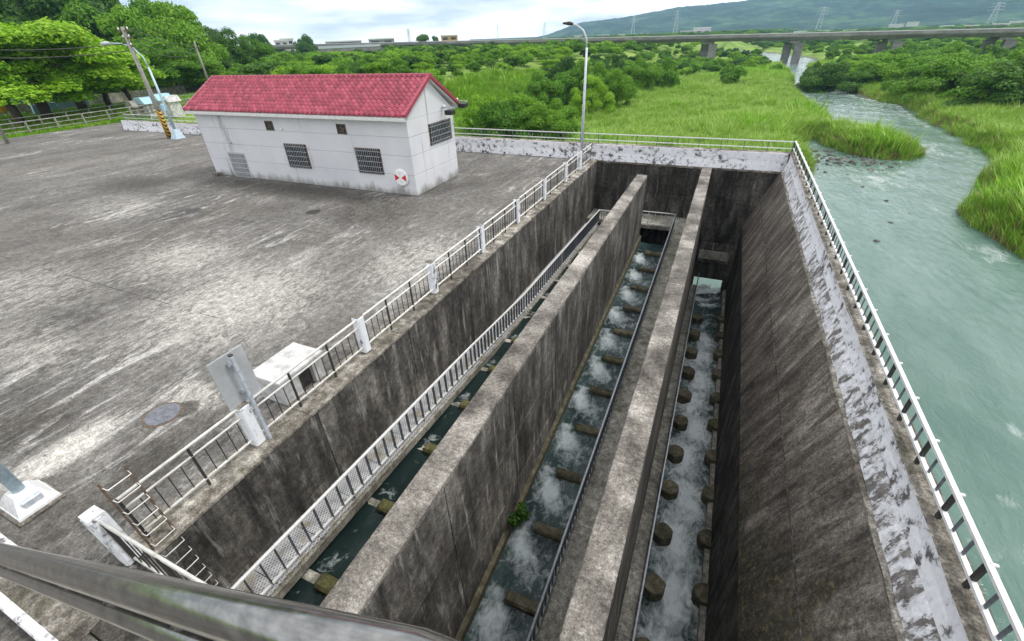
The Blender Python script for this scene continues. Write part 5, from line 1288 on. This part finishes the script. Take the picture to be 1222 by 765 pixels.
# ------------------------------------------------------------------ distant buildings, pylons
def building(px, ytop, ybase_z, dist, w, d_, mat, label, floors=2, name='distant_building'):
    q = atd(px, ytop, dist); zb = ybase_z if ybase_z is not None else float(zT(q.x, q.y)); h = max(3, q.z-zb)
    az_ = math.atan2(q.x, q.y); t = thing(name, label, 'building', (q.x, q.y, zb)); c, s = math.cos(-az_), math.sin(-az_)
    def T(v): return [(q.x+a*c-b*s, q.y+a*s+b*c, e) for a, b, e in v]
    def bx_(x0, x1, y0, y1, z0, z1): return MB().hexa(T([(x0, y0, z0), (x1, y0, z0), (x1, y1, z0), (x0, y1, z0), (x0, y0, z1), (x1, y0, z1), (x1, y1, z1), (x0, y1, z1)]))
    part('wall', bx_(-w/2, w/2, -d_/2, d_/2, zb-2, zb+h), mat, t); part('roof', bx_(-w/2-.5, w/2+.5, -d_/2-.5, d_/2+.5, zb+h, zb+h+.8), 'trim_white', t)
    nw = max(2, int(w/9))
    for k in range(floors if w > 38 or dist < 600 else 0):
        for i in range(nw):
            xx = -w/2+w*(i+.5)/nw; zz = zb+h*(k+.45)/floors; part('window', bx_(xx-w/nw*.28, xx+w/nw*.28, -d_/2-.25, -d_/2-.02, zz, zz+h/floors*.35), 'glass_dark', t)
    return t
building(830, 37, None, 800, 40, 30, 'box_white', 'large white factory block behind the bridge under the hill', 2)
building(838, 33.5, None, 830, 24, 20, 'box_white', 'higher white block on top of the factory behind the bridge')
fb_ = [(690, 42, 900, 22, 'white'), (720, 41, 880, 30, 'grey'), (742, 40, 900, 18, 'white'), (768, 39.5, 940, 20, 'pale'), (905, 38, 1000, 25, 'white'), (925, 37.5, 1040, 22, 'pale'), (955, 36.5, 1000, 30, 'white'), (985, 35.5, 1020, 36, 'white'), (1015, 35, 980, 30, 'pale'), (1070, 28, 1150, 34, 'white'), (1090, 25.5, 1250, 30, 'white'), (1130, 30, 1000, 26, 'pale'), (1160, 29.5, 950, 24, 'pink'), (1195, 27.5, 980, 28, 'white'), (1215, 24.5, 1100, 30, 'white')]
for i, (px, yt, d_, w_, k) in enumerate(fb_):
    building(px, yt+1.2, None, d_, w_*.62, 14, {'white': 'box_white', 'grey': 'bridge', 'pale': 'trim_white', 'pink': 'orange'}[k], 'small %s building at the foot of the hill, %s from the left' % (k, ORD[i]), 2)
for i, (px, yt, d_, w_, L_) in enumerate(((335, 49, 420, 9, 'white house beyond the trees left of the bridge end'), (342, 47, 520, 11, 'pale taller house beyond the trees above the house ridge'), (310, 53, 480, 10, 'white low house at the left of the skyline'), (536, 43, 520, 16, 'cream house rising behind the left part of the bridge'), (410, 50, 420, 26, 'grey long building at the left end of the bridge'), (455, 47, 480, 22, 'grey building behind the bridge approach'))):
    building(px, yt, None, d_, w_, 12, ('box_white', 'trim_white', 'box_white', 'orange', 'bridge', 'bridge')[i], L_, 2)
def pylon(px, ytop, dist, zb, label, w=6):
    q = atd(px, ytop, dist); t = thing('transmission_tower', label, 'pylon', (q.x, q.y, zb)); h = q.z-zb; m = MB()
    for sx, sy in ((-1, -1), (1, -1), (1, 1), (-1, 1)): m.tube([(q.x+sx*w/2, q.y+sy*w/2, zb-2), (q.x+sx*w*.1, q.y+sy*w*.1, zb+h)], .17, 4)
    part('leg', m, 'grey_metal', t)
    m = MB()
    for k in range(8):
        f0, f1 = k/8, (k+1)/8; r0, r1 = w/2*(1-.8*f0), w/2*(1-.8*f1)
        for sx in (-1, 1):
            m.tube([(q.x-sx*r0, q.y-r0, zb+h*f0), (q.x+sx*r1, q.y-r1, zb+h*f1)], .08, 4); m.tube([(q.x-r0, q.y-sx*r0, zb+h*f0), (q.x-r1, q.y+sx*r1, zb+h*f1)], .08, 4)
    part('lattice', m, 'grey_metal', t)
    for k, f_ in enumerate((.72, .84, .95)):
        m = MB(); m.tube([(q.x-w*(.95-.12*k), q.y, zb+h*f_), (q.x, q.y, zb+h*f_+1.4), (q.x+w*(.95-.12*k), q.y, zb+h*f_)], .13, 4); part('crossarm', m, 'grey_metal', t)
for px, yt, d_, w_, L_ in ((594, 30, 900, 7, 'transmission tower on the skyline left of the street lamp'), (650, 27, 1000, 7, 'transmission tower at the left foot of the hill'), (757, 19, 900, 7, 'transmission tower in front of the hill right of the street lamp'), (809, 13, 850, 7, 'transmission tower in front of the hill above the factory'), (984, 8, 1000, 9, 'transmission tower on the hillside above the river'), (1072, 12, 1000, 8, 'transmission tower on the hillside right of the river'), (1193, 3, 900, 9, 'transmission tower on the hillside near the right edge'), (487, 35, 500, 4, 'thin mast on the skyline behind the house roof')):
    q = atd(px, yt, d_); pylon(px, yt, d_, float(zT(q.x, q.y)), L_, w_)
# stair tower of the far footbridge left of the road bridge
g = atd(430, 62, 235); gz = float(zT(g.x, g.y)); ft = thing('far_footbridge', 'grey steel footbridge with stair among the trees behind the house roof', 'footbridge', (g.x, g.y, gz))
az_ = math.atan2(g.x, g.y); ca, sa = math.cos(-az_), math.sin(-az_)
def T3(a, b, e): return (g.x+a*ca-b*sa, g.y+a*sa+b*ca, e)
zt_ = atd(430, 59, 235).z
m = MB(); m.bar(T3(-17, 0, zt_), T3(9, 0, zt_), 3, 1.2); part('deck', m, 'bridge', ft)
m = MB(); m.bar(T3(-17, -1.4, zt_+1.3), T3(9, -1.4, zt_+1.3), .12, .9); part('parapet', m, 'grey_metal', ft)
for a in (-16, -8, 0, 8):
    m = MB(); m.bar(T3(a, 0, gz-1), T3(a, 0, zt_-.6), .9, .9); part('column', m, 'bridge', ft)
m = MB(); m.bar(T3(9, 0, zt_), T3(15, 0, gz+1.2), 2.4, .7); part('stair', m, 'bridge', ft)
# palm like tall trees on the skyline
for i, (px, yt) in enumerate(((312, 41), (364, 43), (505, 42), (520, 44))):
    tree(px, 330, yt, 'dark', 'dark tree standing above the skyline, %s from the left' % ORD[i], 'skyline trees', wid=.55)

# ------------------------------------------------------------------ haze
m = MB(); m.box(-3400, 3400, -700, 3400, -14.5, 300)
t_ = bpy.data.materials.new('pale_haze'); t_.use_nodes = True; nt = t_.node_tree; nt.nodes.clear()
o_ = nt.nodes.new('ShaderNodeOutputMaterial'); pv = nt.nodes.new('ShaderNodeVolumePrincipled'); pv.inputs['Color'].default_value = (.42, .71, 1.0, 1); pv.inputs['Density'].default_value = .00016; pv.inputs['Anisotropy'].default_value = 0.0
nt.links.new(pv.outputs[0], o_.inputs['Volume']); MAT['haze'] = t_
hz_ = link('haze', m.mesh('haze', 'haze')); hz_['kind'] = 'stuff'; hz_['label'] = 'pale blue haze in the distant air'
S.cycles.volume_bounces = 0
